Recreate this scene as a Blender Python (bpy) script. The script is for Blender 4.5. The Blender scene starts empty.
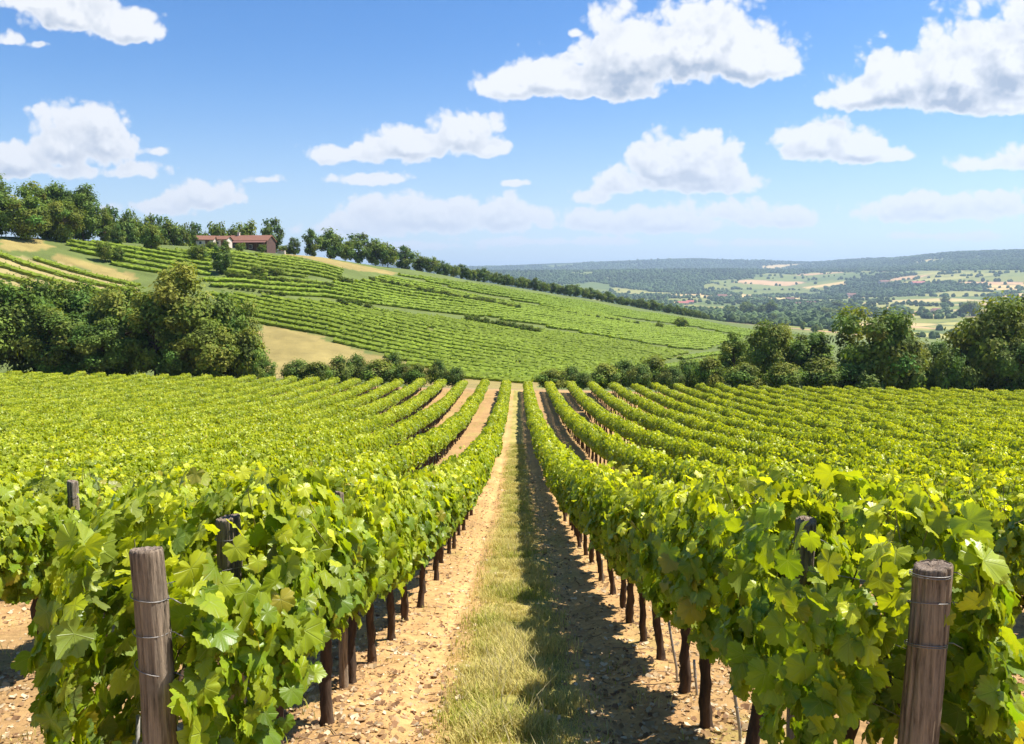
import bpy, math, random
import numpy as np
from mathutils import Vector

# ------------------------------------------------------------------ camera, light, sky, exposure
R = math.radians
random.seed(5)
rng = np.random.default_rng(11)
scene = bpy.context.scene
COL = scene.collection
F = 800.0
PITCH = math.atan(87 / F)
YAW = math.atan(5 / F)
CAMZ = 1.6

camd = bpy.data.cameras.new('camera')
camd.sensor_width = 36.0
camd.lens = 36.0 * F / 1024.0
camd.clip_start = 0.05
camd.clip_end = 60000
cam = bpy.data.objects.new('camera', camd)
cam.location = (0, 0, CAMZ)
cam.rotation_euler = (R(90) - PITCH, 0, YAW)
COL.objects.link(cam)
scene.camera = cam

SUN_EL, SUN_AZ = R(57), R(74)          # azimuth from +Y (ahead) towards +X (right)
SUN = Vector((math.cos(SUN_EL) * math.sin(SUN_AZ), math.cos(SUN_EL) * math.cos(SUN_AZ), math.sin(SUN_EL)))
sd = bpy.data.lights.new('sun', 'SUN')
sd.energy = 5.0
sd.angle = R(0.53)
sd.color = (1.0, 0.955, 0.88)
so = bpy.data.objects.new('sun', sd)
so.rotation_euler = SUN.to_track_quat('Z', 'Y').to_euler()
so.location = (30, 10, 60)
COL.objects.link(so)

scene.view_settings.view_transform = 'Standard'
scene.view_settings.look = 'None'
scene.view_settings.exposure = 0.92
scene.view_settings.gamma = 1
scene.render.engine = 'CYCLES'
cy = scene.cycles
cy.max_bounces = 6
cy.diffuse_bounces = 3
cy.glossy_bounces = 2
cy.transmission_bounces = 4
cy.volume_bounces = 0
cy.transparent_max_bounces = 4
cy.caustics_reflective = False
cy.caustics_refractive = False
cy.use_denoising = True
cy.sample_clamp_indirect = 6


def ray(u, v):
    r = np.array([math.cos(YAW), math.sin(YAW), 0])
    fw = np.array([-math.sin(YAW) * math.cos(PITCH), math.cos(YAW) * math.cos(PITCH), -math.sin(PITCH)])
    up = np.array([-math.sin(YAW) * math.sin(PITCH), math.cos(YAW) * math.sin(PITCH), math.cos(PITCH)])
    return r * (u - 512) / F + up * (372 - v) / F + fw


def at(u, v, Y):
    d = ray(u, v)
    return d * (Y / d[1]) + np.array([0, 0, CAMZ])


def project(P):
    P = np.asarray(P, float) - np.array([0, 0, CAMZ])
    r = np.array([math.cos(YAW), math.sin(YAW), 0])
    fw = np.array([-math.sin(YAW) * math.cos(PITCH), math.cos(YAW) * math.cos(PITCH), -math.sin(PITCH)])
    up = np.array([-math.sin(YAW) * math.sin(PITCH), math.cos(YAW) * math.sin(PITCH), math.cos(PITCH)])
    w = np.maximum(P @ fw, 1e-3)
    return 512 + F * (P @ r) / w, 372 - F * (P @ up) / w


# ---- node helpers
class NT:
    def __init__(self, tree):
        self.t = tree
        self.n = tree.nodes
        self.l = tree.links

    def new(self, typ, **kw):
        nd = self.n.new(typ)
        for k, v in kw.items():
            setattr(nd, k, v)
        return nd

    def put(self, sock, v):
        if isinstance(v, bpy.types.NodeSocket):
            self.l.new(v, sock)
        else:
            sock.default_value = v

    def m(self, op, a, b=None, c=None, clamp=False):
        nd = self.new('ShaderNodeMath', operation=op)
        nd.use_clamp = clamp
        self.put(nd.inputs[0], a)
        if b is not None:
            self.put(nd.inputs[1], b)
        if c is not None:
            self.put(nd.inputs[2], c)
        return nd.outputs[0]

    def v(self, op, a, b=None, c=None):
        nd = self.new('ShaderNodeVectorMath', operation=op)
        self.put(nd.inputs[0], a)
        if b is not None:
            self.put(nd.inputs[1], b)
        if c is not None:
            self.put(nd.inputs[2], c)
        return nd.outputs['Value'] if op in ('LENGTH', 'DOT_PRODUCT', 'DISTANCE') else nd.outputs[0]

    def noise(self, vec, scale, detail=4, rough=0.55, lac=2.0, dist=0.0):
        nd = self.new('ShaderNodeTexNoise')
        self.put(nd.inputs['Vector'], vec)
        nd.inputs['Scale'].default_value = scale
        nd.inputs['Detail'].default_value = detail
        nd.inputs['Roughness'].default_value = rough
        nd.inputs['Lacunarity'].default_value = lac
        nd.inputs['Distortion'].default_value = dist
        return nd

    def mr(self, x, a, b, c=0.0, d=1.0, smooth=False):
        nd = self.new('ShaderNodeMapRange')
        nd.interpolation_type = 'SMOOTHSTEP' if smooth else 'LINEAR'
        self.put(nd.inputs[0], x)
        for i, q in enumerate((a, b, c, d)):
            self.put(nd.inputs[i + 1], q)
        return nd.outputs[0]

    def mix(self, fac, a, b, blend='MIX'):
        nd = self.new('ShaderNodeMix', data_type='RGBA', blend_type=blend)
        self.put(nd.inputs[0], fac)
        self.put(nd.inputs[6], a)
        self.put(nd.inputs[7], b)
        return nd.outputs[2]


world = bpy.data.worlds.new('World')
scene.world = world
world.use_nodes = True
wt = NT(world.node_tree)
wt.n.clear()
world.cycles.sampling_method = 'MANUAL'
world.cycles.sample_map_resolution = 256

# cumulus clouds laid out over the sky by direction: (u, v of centre, half width, height above base, depth below)
CLOUDS = [
    (70, 22, 62, 50, 16), (130, 30, 40, 30, 13), (45, 5, 50, 30, 10), (8, 42, 30, 16, 8), (38, 44, 20, 8, 6),
    (65, 150, 40, 44, 26), (105, 148, 36, 44, 30), (20, 165, 55, 26, 18), (130, 172, 42, 16, 10), (155, 152, 20, 9, 6), (80, 172, 70, 14, 12),
    (205, 198, 50, 22, 12), (150, 206, 50, 12, 10), (265, 180, 26, 10, 6),
    (455, 138, 46, 34, 18), (410, 148, 55, 26, 14), (350, 155, 50, 16, 10), (490, 150, 28, 14, 7), (372, 180, 44, 9, 6), (516, 183, 18, 6, 4),
    (560, 84, 62, 40, 18), (630, 66, 72, 70, 28), (690, 60, 66, 74, 28), (750, 66, 56, 46, 20), (600, 92, 80, 30, 12), (520, 90, 40, 22, 10), (575, 34, 12, 12, 6),
    (660, 172, 32, 44, 12), (705, 172, 42, 50, 14), (620, 188, 50, 22, 10), (690, 184, 66, 16, 9), (590, 196, 30, 12, 9),
    (820, 148, 50, 36, 12), (860, 152, 48, 28, 10), (890, 155, 26, 14, 6),
    (895, 92, 44, 56, 18), (860, 98, 60, 30, 14), (960, 80, 56, 90, 24), (1015, 72, 60, 100, 28), (940, 98, 80, 30, 14), (1000, 106, 60, 20, 10),
    (990, 166, 46, 18, 8), (1030, 162, 36, 24, 10),
    (430, 219, 96, 30, 15), (350, 228, 76, 20, 13), (510, 219, 66, 26, 13), (660, 223, 84, 24, 12), (780, 220, 66, 18, 10), (930, 212, 92, 23, 12), (1000, 207, 60, 20, 11), (715, 214, 46, 12, 8), (590, 222, 50, 14, 9),
    (560, 242, 120, 6, 5), (760, 243, 110, 6, 5), (400, 246, 80, 6, 5), (930, 236, 90, 6, 5),
]


def cloud_group():
    g = bpy.data.node_groups.new('cloud_field', 'ShaderNodeTree')
    g.interface.new_socket('P', in_out='INPUT', socket_type='NodeSocketVector')
    g.interface.new_socket('D', in_out='OUTPUT', socket_type='NodeSocketFloat')
    t = NT(g)
    gi = t.new('NodeGroupInput')
    go = t.new('NodeGroupOutput')
    P = gi.outputs[0]
    acc = None
    for (u, v, rw, ht, dp) in CLOUDS:
        c = ray(u, v)
        c = (c[0] / c[1], c[2] / c[1])
        rx, ry, k = 1.15 * rw / F, 1.10 * ht / F, ht / dp
        q = t.v('MULTIPLY_ADD', P, (1 / rx, 1 / ry, 0), (-c[0] / rx, -c[1] / ry, 0))
        q2 = t.v('MULTIPLY', q, (-1, -k, 0))
        ln = t.v('LENGTH', t.v('MAXIMUM', q, q2))
        # size weighting: distance measured in units of the cloud's own height
        s = t.m('MULTIPLY', t.m('SUBTRACT', 1.0, ln), min(1.0, (ht / 40.0) ** 0.3))
        acc = s if acc is None else t.m('SMOOTH_MAX', acc, s, 0.12)
    n1 = t.noise(t.v('MULTIPLY', P, (1, 1.25, 0)), 9.0, 6, 0.54)
    n1.noise_dimensions = '2D'
    n2 = t.new('ShaderNodeTexVoronoi', feature='F1')
    n2.voronoi_dimensions = '2D'
    n2.inputs['Scale'].default_value = 30
    n2.inputs['Detail'].default_value = 2.0
    n2.inputs['Roughness'].default_value = 0.6
    t.put(n2.inputs['Vector'], t.v('ADD', P, t.v('MULTIPLY', n1.outputs['Color'], (.03, .03, 0))))
    d = t.m('ADD', acc, t.m('MULTIPLY', t.m('SUBTRACT', n1.outputs['Fac'], 0.47), 1.05))
    d = t.m('SUBTRACT', d, t.m('MULTIPLY', t.m('SUBTRACT', n2.outputs['Distance'], 0.36), 0.34))
    t.put(go.inputs[0], d)
    return g


CG = cloud_group()
tc = wt.new('ShaderNodeTexCoord')
sep = wt.new('ShaderNodeSeparateXYZ')
wt.put(sep.inputs[0], tc.outputs['Generated'])
ay = wt.m('MAXIMUM', wt.m('ABSOLUTE', sep.outputs[1]), 0.05)
cb = wt.new('ShaderNodeCombineXYZ')
wt.put(cb.inputs[0], wt.m('DIVIDE', sep.outputs[0], ay))
wt.put(cb.inputs[1], wt.m('DIVIDE', sep.outputs[2], ay))
P0 = cb.outputs[0]
g1 = wt.new('ShaderNodeGroup')
g1.node_tree = CG
wt.put(g1.inputs[0], P0)
g2 = wt.new('ShaderNodeGroup')
g2.node_tree = CG
kb = wt.mr(wt.m('DIVIDE', sep.outputs[2], ay), 0.06, 0.26, 0.25, 1.0)
shf = wt.new('ShaderNodeVectorMath', operation='SCALE')
shf.inputs[0].default_value = (0.008, 0.028, 0)
wt.put(shf.inputs['Scale'], kb)
wt.put(g2.inputs[0], wt.v('ADD', P0, shf.outputs[0]))
D1, D2 = g1.outputs[0], g2.outputs[0]
elev = cb.outputs[0]
b_el = wt.m('DIVIDE', sep.outputs[2], ay)
soft = wt.mr(b_el, 0.06, 0.30, 0.20, 0.24)
alpha = wt.mr(D1, -0.02, soft, 0, 1, True)
alpha = wt.m('MULTIPLY', alpha, wt.mr(b_el, 0.01, 0.06, 0.6, 1.0))
lit = wt.mr(wt.m('SUBTRACT', D1, D2), -0.40, 0.42, 0, 1)
thick = wt.mr(D1, 0.02, 0.60, 0, 1, True)
shade = wt.m('MULTIPLY', thick, wt.m('SUBTRACT', 1.0, lit))
shade = wt.m('MULTIPLY', wt.mr(shade, 0.08, 0.74, 0, 1), wt.mr(b_el, 0.06, 0.20, 0.35, 1.0))
ccol = wt.mix(shade, (0.98, 0.985, 1.0, 1), (0.42, 0.50, 0.64, 1))
sky = wt.new('ShaderNodeTexSky', sky_type='NISHITA')
sky.sun_disc = False
sky.sun_elevation = SUN_EL
sky.sun_rotation = SUN_AZ
sky.altitude = 300
sky.air_density = 1.0
sky.dust_density = 0.3
sky.ozone_density = 2.0
bg1 = wt.new('ShaderNodeBackground')
SKY_STRENGTH = 0.094
hsv = wt.new('ShaderNodeHueSaturation')
hsv.inputs['Hue'].default_value = 0.508
hsv.inputs['Saturation'].default_value = 1.40
hsv.inputs['Value'].default_value = 0.93
wt.l.new(sky.outputs[0], hsv.inputs['Color'])
horizon = wt.m('POWER', wt.mr(wt.m('DIVIDE', sep.outputs[2], ay), 0.0, 0.32, 1.0, 0.0), 2.4)
skyc = wt.mix(wt.m('MULTIPLY', horizon, 0.85), hsv.outputs[0], (4.3, 4.85, 5.3, 1))
bg1.inputs['Strength'].default_value = SKY_STRENGTH
wt.put(bg1.inputs['Color'], skyc)
bg2 = wt.new('ShaderNodeBackground')
bg2.inputs['Strength'].default_value = 0.535
wt.put(bg2.inputs['Color'], ccol)
mxs = wt.new('ShaderNodeMixShader')
wt.put(mxs.inputs[0], alpha)
wt.l.new(bg1.outputs[0], mxs.inputs[1])
wt.l.new(bg2.outputs[0], mxs.inputs[2])
wo = wt.new('ShaderNodeOutputWorld')
# the clouds stand in one part of the sky; elsewhere it is clear
ax = wt.m('DIVIDE', sep.outputs[0], ay)
win = wt.m('MULTIPLY', wt.m('MULTIPLY', wt.m('LESS_THAN', wt.m('ABSOLUTE', ax), 0.9), wt.m('GREATER_THAN', sep.outputs[1], 0.3)), wt.m('MULTIPLY', wt.m('GREATER_THAN', b_el, -0.02), wt.m('LESS_THAN', b_el, 0.60)))
bg3 = wt.new('ShaderNodeBackground')
bg3.inputs['Strength'].default_value = SKY_STRENGTH
wt.put(bg3.inputs['Color'], skyc)
mx2 = wt.new('ShaderNodeMixShader')
wt.put(mx2.inputs[0], win)
wt.l.new(bg3.outputs[0], mx2.inputs[1])
wt.l.new(mxs.outputs[0], mx2.inputs[2])
wt.l.new(mx2.outputs[0], wo.inputs['Surface'])

# ------------------------------------------------------------------ helpers


def mesh_np(name, V, faces, mat=None, col=None, uv=None, smooth=False):
    """faces: list of int arrays (n,k); returns mesh data"""
    me = bpy.data.meshes.new(name)
    V = np.asarray(V, np.float32)
    faces = [np.asarray(f, np.int32) for f in faces if len(f)]
    me.vertices.add(len(V))
    me.vertices.foreach_set('co', V.ravel())
    nl = sum(f.size for f in faces)
    nf = sum(len(f) for f in faces)
    me.loops.add(nl)
    li = np.concatenate([f.ravel() for f in faces])
    me.loops.foreach_set('vertex_index', li)
    me.polygons.add(nf)
    sizes = np.concatenate([np.full(len(f), f.shape[1], np.int32) for f in faces])
    starts = np.concatenate([[0], np.cumsum(sizes)[:-1]]).astype(np.int32)
    me.polygons.foreach_set('loop_start', starts)
    me.update(calc_edges=True)
    if smooth:
        me.polygons.foreach_set('use_smooth', np.ones(nf, bool))
    else:
        me.polygons.foreach_set('use_smooth', np.zeros(nf, bool))
    if col is not None:
        a = me.attributes.new('Col', 'FLOAT_COLOR', 'POINT')
        c = np.ones((len(V), 4), np.float32)
        c[:, :3] = col
        a.data.foreach_set('color', c.ravel())
    if uv is not None:
        l = me.uv_layers.new(name='UVMap')
        l.data.foreach_set('uv', np.asarray(uv, np.float32)[li].ravel())
    if mat:
        me.materials.append(mat)
    return me


def obj(name, me, parent=None, loc=None):
    o = bpy.data.objects.new(name, me)
    COL.objects.link(o)
    if parent:
        o.parent = parent
    if loc is not None:
        o.location = [float(q) for q in loc]
    return o


def tag(o, label=None, cat=None, group=None, kind=None):
    if label:
        o['label'] = label
    if cat:
        o['category'] = cat
    if group:
        o['group'] = group
    if kind:
        o['kind'] = kind
    return o


def thing(name, label, cat, loc, rz=0, group=None):
    o = obj(name, None, None, loc)
    o.rotation_euler = (0, 0, rz)
    o.empty_display_size = 0.2
    return tag(o, label, cat, group)


class MB:
    """collects shapes into one mesh"""

    def __init__(self):
        self.V, self.T, self.Q, self.C, self.n = [], [], [], [], 0

    def add(self, V, T=None, Q=None, col=None):
        V = np.asarray(V, float)
        if T is not None and len(T):
            self.T.append(np.asarray(T) + self.n)
        if Q is not None and len(Q):
            self.Q.append(np.asarray(Q) + self.n)
        self.V.append(V)
        c = np.ones((len(V), 3))
        if col is not None:
            c[:] = col
        self.C.append(c)
        self.n += len(V)

    def tube(self, pts, rad, k=8, bump=0.0, cap=True, col=None, seed=0):
        pts = np.asarray(pts, float)
        n = len(pts)
        rad = np.broadcast_to(np.asarray(rad, float), (n,))
        rg = np.random.default_rng(seed)
        tg = np.gradient(pts, axis=0)
        tg /= np.linalg.norm(tg, axis=1)[:, None] + 1e-9
        ref = np.array([1.0, 0, 0]) if abs(tg[0][0]) < 0.8 else np.array([0, 1.0, 0])
        ang = np.arange(k) * 2 * math.pi / k
        V = []
        for i in range(n):
            a = ref - tg[i] * np.dot(ref, tg[i])
            a /= np.linalg.norm(a)
            b = np.cross(tg[i], a)
            rr = rad[i] * (1 + bump * rg.normal(size=k))
            V.append(pts[i] + (np.cos(ang) * rr)[:, None] * a + (np.sin(ang) * rr)[:, None] * b)
            ref = a
        V = np.concatenate(V)
        i, j = np.meshgrid(np.arange(n - 1), np.arange(k), indexing='ij')
        j2 = (j + 1) % k
        Q = np.stack([i * k + j, i * k + j2, (i + 1) * k + j2, (i + 1) * k + j], -1).reshape(-1, 4)
        T = []
        if cap:
            V = np.concatenate([V, pts[:1], pts[-1:]])
            a0, a1 = n * k, n * k + 1
            for q in range(k):
                T.append((a0, (q + 1) % k, q))
                T.append((a1, (n - 1) * k + q, (n - 1) * k + (q + 1) % k))
        self.add(V, T, Q, col)

    def box(self, lo, hi, col=None):
        x0, y0, z0 = lo
        x1, y1, z1 = hi
        V = [(x0, y0, z0), (x1, y0, z0), (x1, y1, z0), (x0, y1, z0), (x0, y0, z1), (x1, y0, z1), (x1, y1, z1), (x0, y1, z1)]
        Q = [(0, 3, 2, 1), (4, 5, 6, 7), (0, 1, 5, 4), (1, 2, 6, 5), (2, 3, 7, 6), (3, 0, 4, 7)]
        self.add(V, None, Q, col)

    def mesh(self, name, mat, smooth=False, col=False):
        fs = []
        if self.T:
            fs.append(np.concatenate(self.T))
        if self.Q:
            fs.append(np.concatenate(self.Q))
        return mesh_np(name, np.concatenate(self.V), fs, mat, np.concatenate(self.C) if col else None, None, smooth)


def hash2(ix, iy, s):
    h = (ix.astype(np.int64) * 374761393 + iy.astype(np.int64) * 668265263 + s * 1442695041) & 0xFFFFFFFF
    h = ((h ^ (h >> 13)) * 1274126177) & 0xFFFFFFFF
    return ((h ^ (h >> 16)) & 0xFFFF) / 65535.0


def vnoise(x, y, s=0):
    ix, iy = np.floor(x), np.floor(y)
    fx, fy = x - ix, y - iy
    fx, fy = fx * fx * (3 - 2 * fx), fy * fy * (3 - 2 * fy)
    a = hash2(ix, iy, s) * (1 - fx) + hash2(ix + 1, iy, s) * fx
    b = hash2(ix, iy + 1, s) * (1 - fx) + hash2(ix + 1, iy + 1, s) * fx
    return a * (1 - fy) + b * fy


def fbm(x, y, s=0, o=4):
    t, a, w = 0, 0.5, 0
    for i in range(o):
        t = t + a * vnoise(x, y, s + i * 17)
        w += a
        x, y, a = x * 2.03 + 3.1, y * 2.03 + 1.7, a * 0.5
    return t / w


def ss(x, a, b):
    t = np.clip((x - a) / (b - a), 0, 1)
    return t * t * (3 - 2 * t)


def hermite(xs, ys, x):
    """xs, ys (N,K); x (N): monotone cubic per row"""
    h = np.diff(xs, axis=1)
    dl = np.diff(ys, axis=1) / h
    m = np.zeros_like(ys)
    same = dl[:, :-1] * dl[:, 1:] > 0
    hm = 2 * dl[:, :-1] * dl[:, 1:] / np.where(np.abs(dl[:, :-1] + dl[:, 1:]) < 1e-12, 1e-12, dl[:, :-1] + dl[:, 1:])
    m[:, 1:-1] = np.where(same, hm, 0)
    m[:, 0], m[:, -1] = dl[:, 0], dl[:, -1]
    k = np.clip((x[:, None] >= xs).sum(1) - 1, 0, xs.shape[1] - 2)
    r = np.arange(len(x))
    x0, hh, y0, y1, m0, m1 = xs[r, k], h[r, k], ys[r, k], ys[r, k + 1], m[r, k], m[r, k + 1]
    t = np.clip((x - x0) / hh, 0, 1)
    t2, t3 = t * t, t * t * t
    return (2 * t3 - 3 * t2 + 1) * y0 + (t3 - 2 * t2 + t) * hh * m0 + (-2 * t3 + 3 * t2) * y1 + (t3 - t2) * hh * m1


# ------------------------------------------------------------------ terrain
NEAR_Y = np.array([[-60, -30, -8, 0, 2.2, 4.5, 7.1, 9.9, 19.0, 43.0, 63.0, 90.0, 110.0]])
NEAR_Z = -np.array([[0.3, 0.7, 1.2, 1.6, 2.12, 2.70, 3.36, 3.98, 5.70, 8.95, 10.70, 11.95, 12.3]])
FE = 91.0      # where the near vineyard ends


def zpx(u, v, Y):
    return at(u, v, Y)[2] - CAMZ


UC = [-900, 0, 120, 240, 325, 440, 520, 600, 700, 800, 870, 950, 1024, 1900]
K1 = [(125, 368), (125, 370), (125, 372), (126, 374), (126, 376), (130, 380), (132, 383), (145, 380), (165, 378), (190, 376), (200, 396), (200, 402), (200, 404), (200, 404)]
K3 = [(150, 225), (190, 237), (225, 243), (262, 249), (300, 257), (400, 274), (470, 288), (540, 301), (640, 318), (740, 333), (800, 345), (850, 348), (900, 348), (900, 348)]
K6 = [(3400, 296)] * 7 + [(3400, 296), (3500, 296), (3400, 297), (3000, 297), (2700, 297), (2600, 297), (2600, 297)]
K7 = [(5200, 272)] * 8 + [(5600, 270.5), (5600, 270), (4600, 272), (4000, 270), (3800, 269), (3800, 269)]
K8 = [(9500, 264), (9500, 264), (9500, 264), (9500, 264), (9500, 264), (9500, 266), (9500, 264), (9500, 261), (9500, 258.5), (9000, 265), (7600, 261), (6400, 254), (5600, 251.5), (5600, 252)]
knd, knz = [], []
for i, u in enumerate(UC):
    d, z = [FE + 3], [None]
    d1, v1 = K1[i]
    d3, v3 = K3[i]
    d2 = 2 / (1 / d1 + 1 / d3)
    d7, d8 = K7[i][0], K8[i][0]
    rowd = [d1, d2, d3, d3 * 1.25, 1700, K6[i][0], d7, d7 * .6 + d8 * .4, d8, K8[i][0] * 1.35, 26000]
    z3 = zpx(u, v3, d3)
    z8 = zpx(u, K8[i][1], K8[i][0])
    rowz = [zpx(u, v1, d1), zpx(u, (v1 + v3) / 2 - 4, d2), z3, min(z3 - 9, -30) if u < 860 else z3 - 3, -63, zpx(u, K6[i][1], K6[i][0]), zpx(u, K7[i][1], d7), zpx(u, K7[i][1], d7) - 25 if u < 750 else zpx(u, K7[i][1] * .55 + K8[i][1] * .45, d7 * .6 + d8 * .4), z8, z8 * 0.6, zpx(u, 262.5 if 640 < u < 900 else 268, 26000)]
    knd.append(rowd)
    knz.append(rowz)
knd, knz = np.array(knd, float), np.array(knz, float)


def smooth_interp(u, xs, ys):
    """piecewise interpolation with smoothed corners"""
    w = 12.0
    return (np.interp(u - w, xs, ys) + 2 * np.interp(u, xs, ys) + np.interp(u + w, xs, ys)) / 4


def H(X, Y, fine=False):
    """ground height in world coordinates"""
    X, Y = np.atleast_1d(np.asarray(X, float)), np.atleast_1d(np.asarray(Y, float))
    shp = X.shape
    X, Y = X.ravel(), Y.ravel()
    N = len(X)
    zn = hermite(np.repeat(NEAR_Y, N, 0), np.repeat(NEAR_Z, N, 0), Y)
    zn = zn - 0.0185 * np.clip(X, -140, 140) * np.clip(Y / 91, 0, 1.0)
    out = zn.copy()
    far = Y > FE
    if far.any():
        Xf, Yf = X[far], Y[far]
        u = np.clip(517 + F * Xf / Yf, -880, 1880)
        kd = np.stack([np.full(len(u), FE)] + [smooth_interp(u, UC, knd[:, k]) for k in range(knd.shape[1])], 1)
        kz = np.stack([zn[far]] + [smooth_interp(u, UC, knz[:, k]) for k in range(knz.shape[1])], 1)
        kz[:, 0] = hermite(np.repeat(NEAR_Y, len(u), 0), np.repeat(NEAR_Z, len(u), 0), np.full(len(u), FE)) - 0.0185 * np.clip(Xf, -140, 140)
        z = hermite(kd, kz, Yf)
        z += (fbm(Xf / 1100, Yf / 1500, 3, 4) - 0.5) * 60 * ss(Yf, 3200, 8000)
        z += (fbm(Xf / 30, Yf / 30, 8, 3) - 0.5) * 1.2 * ss(Yf, 120, 200)
        out[far] = z
    if fine:
        m = (Y < 60)
        rut = np.exp(-((np.abs(X[m]) - .68) / .11) ** 2) * (.6 + .4 * fbm(X[m] * .5, Y[m] * .5, 24, 2))
        Xm, Ym = X[m], Y[m]
        q = np.abs(((Xm - 1.2) / 2.4) - np.round((Xm - 1.2) / 2.4)) * 2.4        # distance from the row line
        dz = 0.05 * (1 - ss(q, 0.15, 0.6)) + (fbm(Xm * 2.2, Ym * 2.2, 21, 4) - 0.5) * 0.07
        dz += (fbm(Xm * 11, Ym * 11, 31, 3) - 0.5) * 0.035 * ss(q * -1, -1.0, -0.5)
        dz = dz * (1 - .5 * rut) - 0.035 * rut
        out[m] += dz * ss(-Ym, -60, -30)
    return (out + CAMZ).reshape(shp)


def ground_hit(u, v, y0=96.0, y1=20000.0):
    Ys = np.geomspace(y0, y1, 1500)
    d = ray(u, v)
    X, Z = d[0] / d[1] * Ys, d[2] / d[1] * Ys + CAMZ
    below = Z < H(X, Ys)
    if not below.any():
        return np.array([X[-1], Ys[-1], Z[-1]])
    i = int(np.argmax(below))
    return np.array([X[i], Ys[i], H(X[i], Ys[i])[0]])


def in_poly(px, py, poly):
    inside = np.zeros(px.shape, bool)
    n = len(poly)
    for i in range(n):
        x0, y0 = poly[i]
        x1, y1 = poly[(i + 1) % n]
        c = ((y0 > py) != (y1 > py)) & (px < (x1 - x0) * (py - y0) / (y1 - y0 + 1e-12) + x0)
        inside ^= c
    return inside


# plots of the hillside: outline (pixels seen on the slope), two points along a row, spacing, colour
def wpoly(pts):
    return [tuple(ground_hit(u, v)[:2]) for u, v in pts]


BARE = [wpoly(p) for p in [
    [(0, 238), (40, 239), (56, 249), (36, 253), (0, 249)],
    [(252, 330), (300, 337), (366, 351), (352, 368), (318, 378), (250, 378), (238, 350)],
    [(290, 251), (330, 259), (400, 273), (393, 275), (330, 265), (286, 255)],
    [(60, 254), (140, 276), (132, 283), (100, 275), (55, 260)],
    [(366, 351), (540, 384), (560, 390), (480, 390), (355, 366)],
    [(235, 350), (262, 324), (330, 340), (240, 330)],
    [(455, 294), (520, 306), (515, 309), (450, 298)],
]]
PLOTS = [
    # outline, two points along a row, spacing, height, colour of the ground between (greens darkened for shade between rows)
    ([(-60, 246), (0, 255), (60, 262), (140, 287), (120, 330), (-60, 300)], ((20, 262), (110, 287)), 4.6, .80, (.34, .28, .12)),
    ([(60, 240), (120, 246), (190, 253), (215, 263), (212, 277), (150, 277), (70, 251)], ((90, 250), (190, 268)), 5.0, .85, (.12, .155, .04)),
    ([(165, 249), (235, 253), (290, 258), (345, 272), (340, 282), (225, 277), (215, 263)], ((180, 256), (320, 274)), 5.4, .9, (.12, .155, .04)),
    ([(200, 281), (225, 279), (342, 285), (385, 277), (460, 292), (520, 304), (600, 314), (700, 331), (745, 338), (700, 352), (560, 330), (480, 318), (330, 300), (215, 290)], ((260, 288), (520, 318)), 5.2, .9, (.13, .16, .04)),
    ([(210, 294), (330, 303), (440, 318), (560, 333), (690, 354), (650, 366), (600, 375), (545, 384), (500, 384), (440, 374), (380, 356), (300, 332), (240, 320)], ((280, 312), (500, 356)), 3.9, .72, (.145, .165, .04)),
    ([(548, 379), (610, 374), (660, 366), (710, 352), (752, 340), (800, 341), (834, 346), (830, 362), (740, 376), (640, 381), (560, 382)], ((580, 375), (720, 352)), 4.5, .8, (.13, .16, .04)),
    ([(395, 275), (440, 280), (520, 292), (600, 305), (660, 315), (740, 329), (810, 338), (745, 337), (640, 320), (560, 308), (460, 291)], ((430, 284), (560, 306)), 6.0, .9, (.13, .16, .04)),
]

# valley field patchwork seeds
rs = np.random.default_rng(77)
SEED_Y = 900 * (7500 / 900) ** (rs.random(800) ** 0.75)
SEED_X = (rs.random(800) * 1.7 - 0.55) * SEED_Y
SEED_C = rs.integers(0, 9, 800)
PAL = np.array([(.155, .165, .038), (.12, .145, .034), (.42, .30, .12), (.21, .205, .055), (.34, .27, .11), (.09, .12, .032), (.25, .235, .07), (.14, .16, .04), (.38, .24, .12)])


def valley_cells(X, Y):
    """nearest seed, edge distance"""
    best = np.zeros(len(X), int)
    e = np.zeros(len(X))
    ca, sa = math.cos(0.35), math.sin(0.35)
    sx, sy = (SEED_X * ca - SEED_Y * sa) / 1.0, (SEED_X * sa + SEED_Y * ca) / 1.0
    for i in range(0, len(X), 20000):
        x, y = X[i:i + 20000], Y[i:i + 20000]
        xx, yy = x * ca - y * sa, x * sa + y * ca
        d = ((xx[:, None] - sx) / 1.25) ** 2 + ((yy[:, None] - sy) / 1.0) ** 2
        p = np.argpartition(d, 1, axis=1)[:, :2]
        dd = np.sqrt(np.take_along_axis(d, p, 1))
        o = np.argsort(dd, axis=1)
        best[i:i + 20000] = np.take_along_axis(p, o, 1)[:, 0]
        e[i:i + 20000] = np.abs(dd[:, 0] - dd[:, 1])
    return best, e


def forest_mask(X, Y):
    u = 517 + F * X / np.maximum(Y, 1)
    n = fbm(X / 420, Y / 800, 50, 4)
    start = np.interp(u, [400, 600, 700, 800, 870, 950, 1100], [3400, 3500, 4300, 4900, 4500, 4000, 3900])
    base = ss(Y, start * 0.85, start * 1.2)
    return n * 1.15 + base * 0.36 - 0.10


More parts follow.
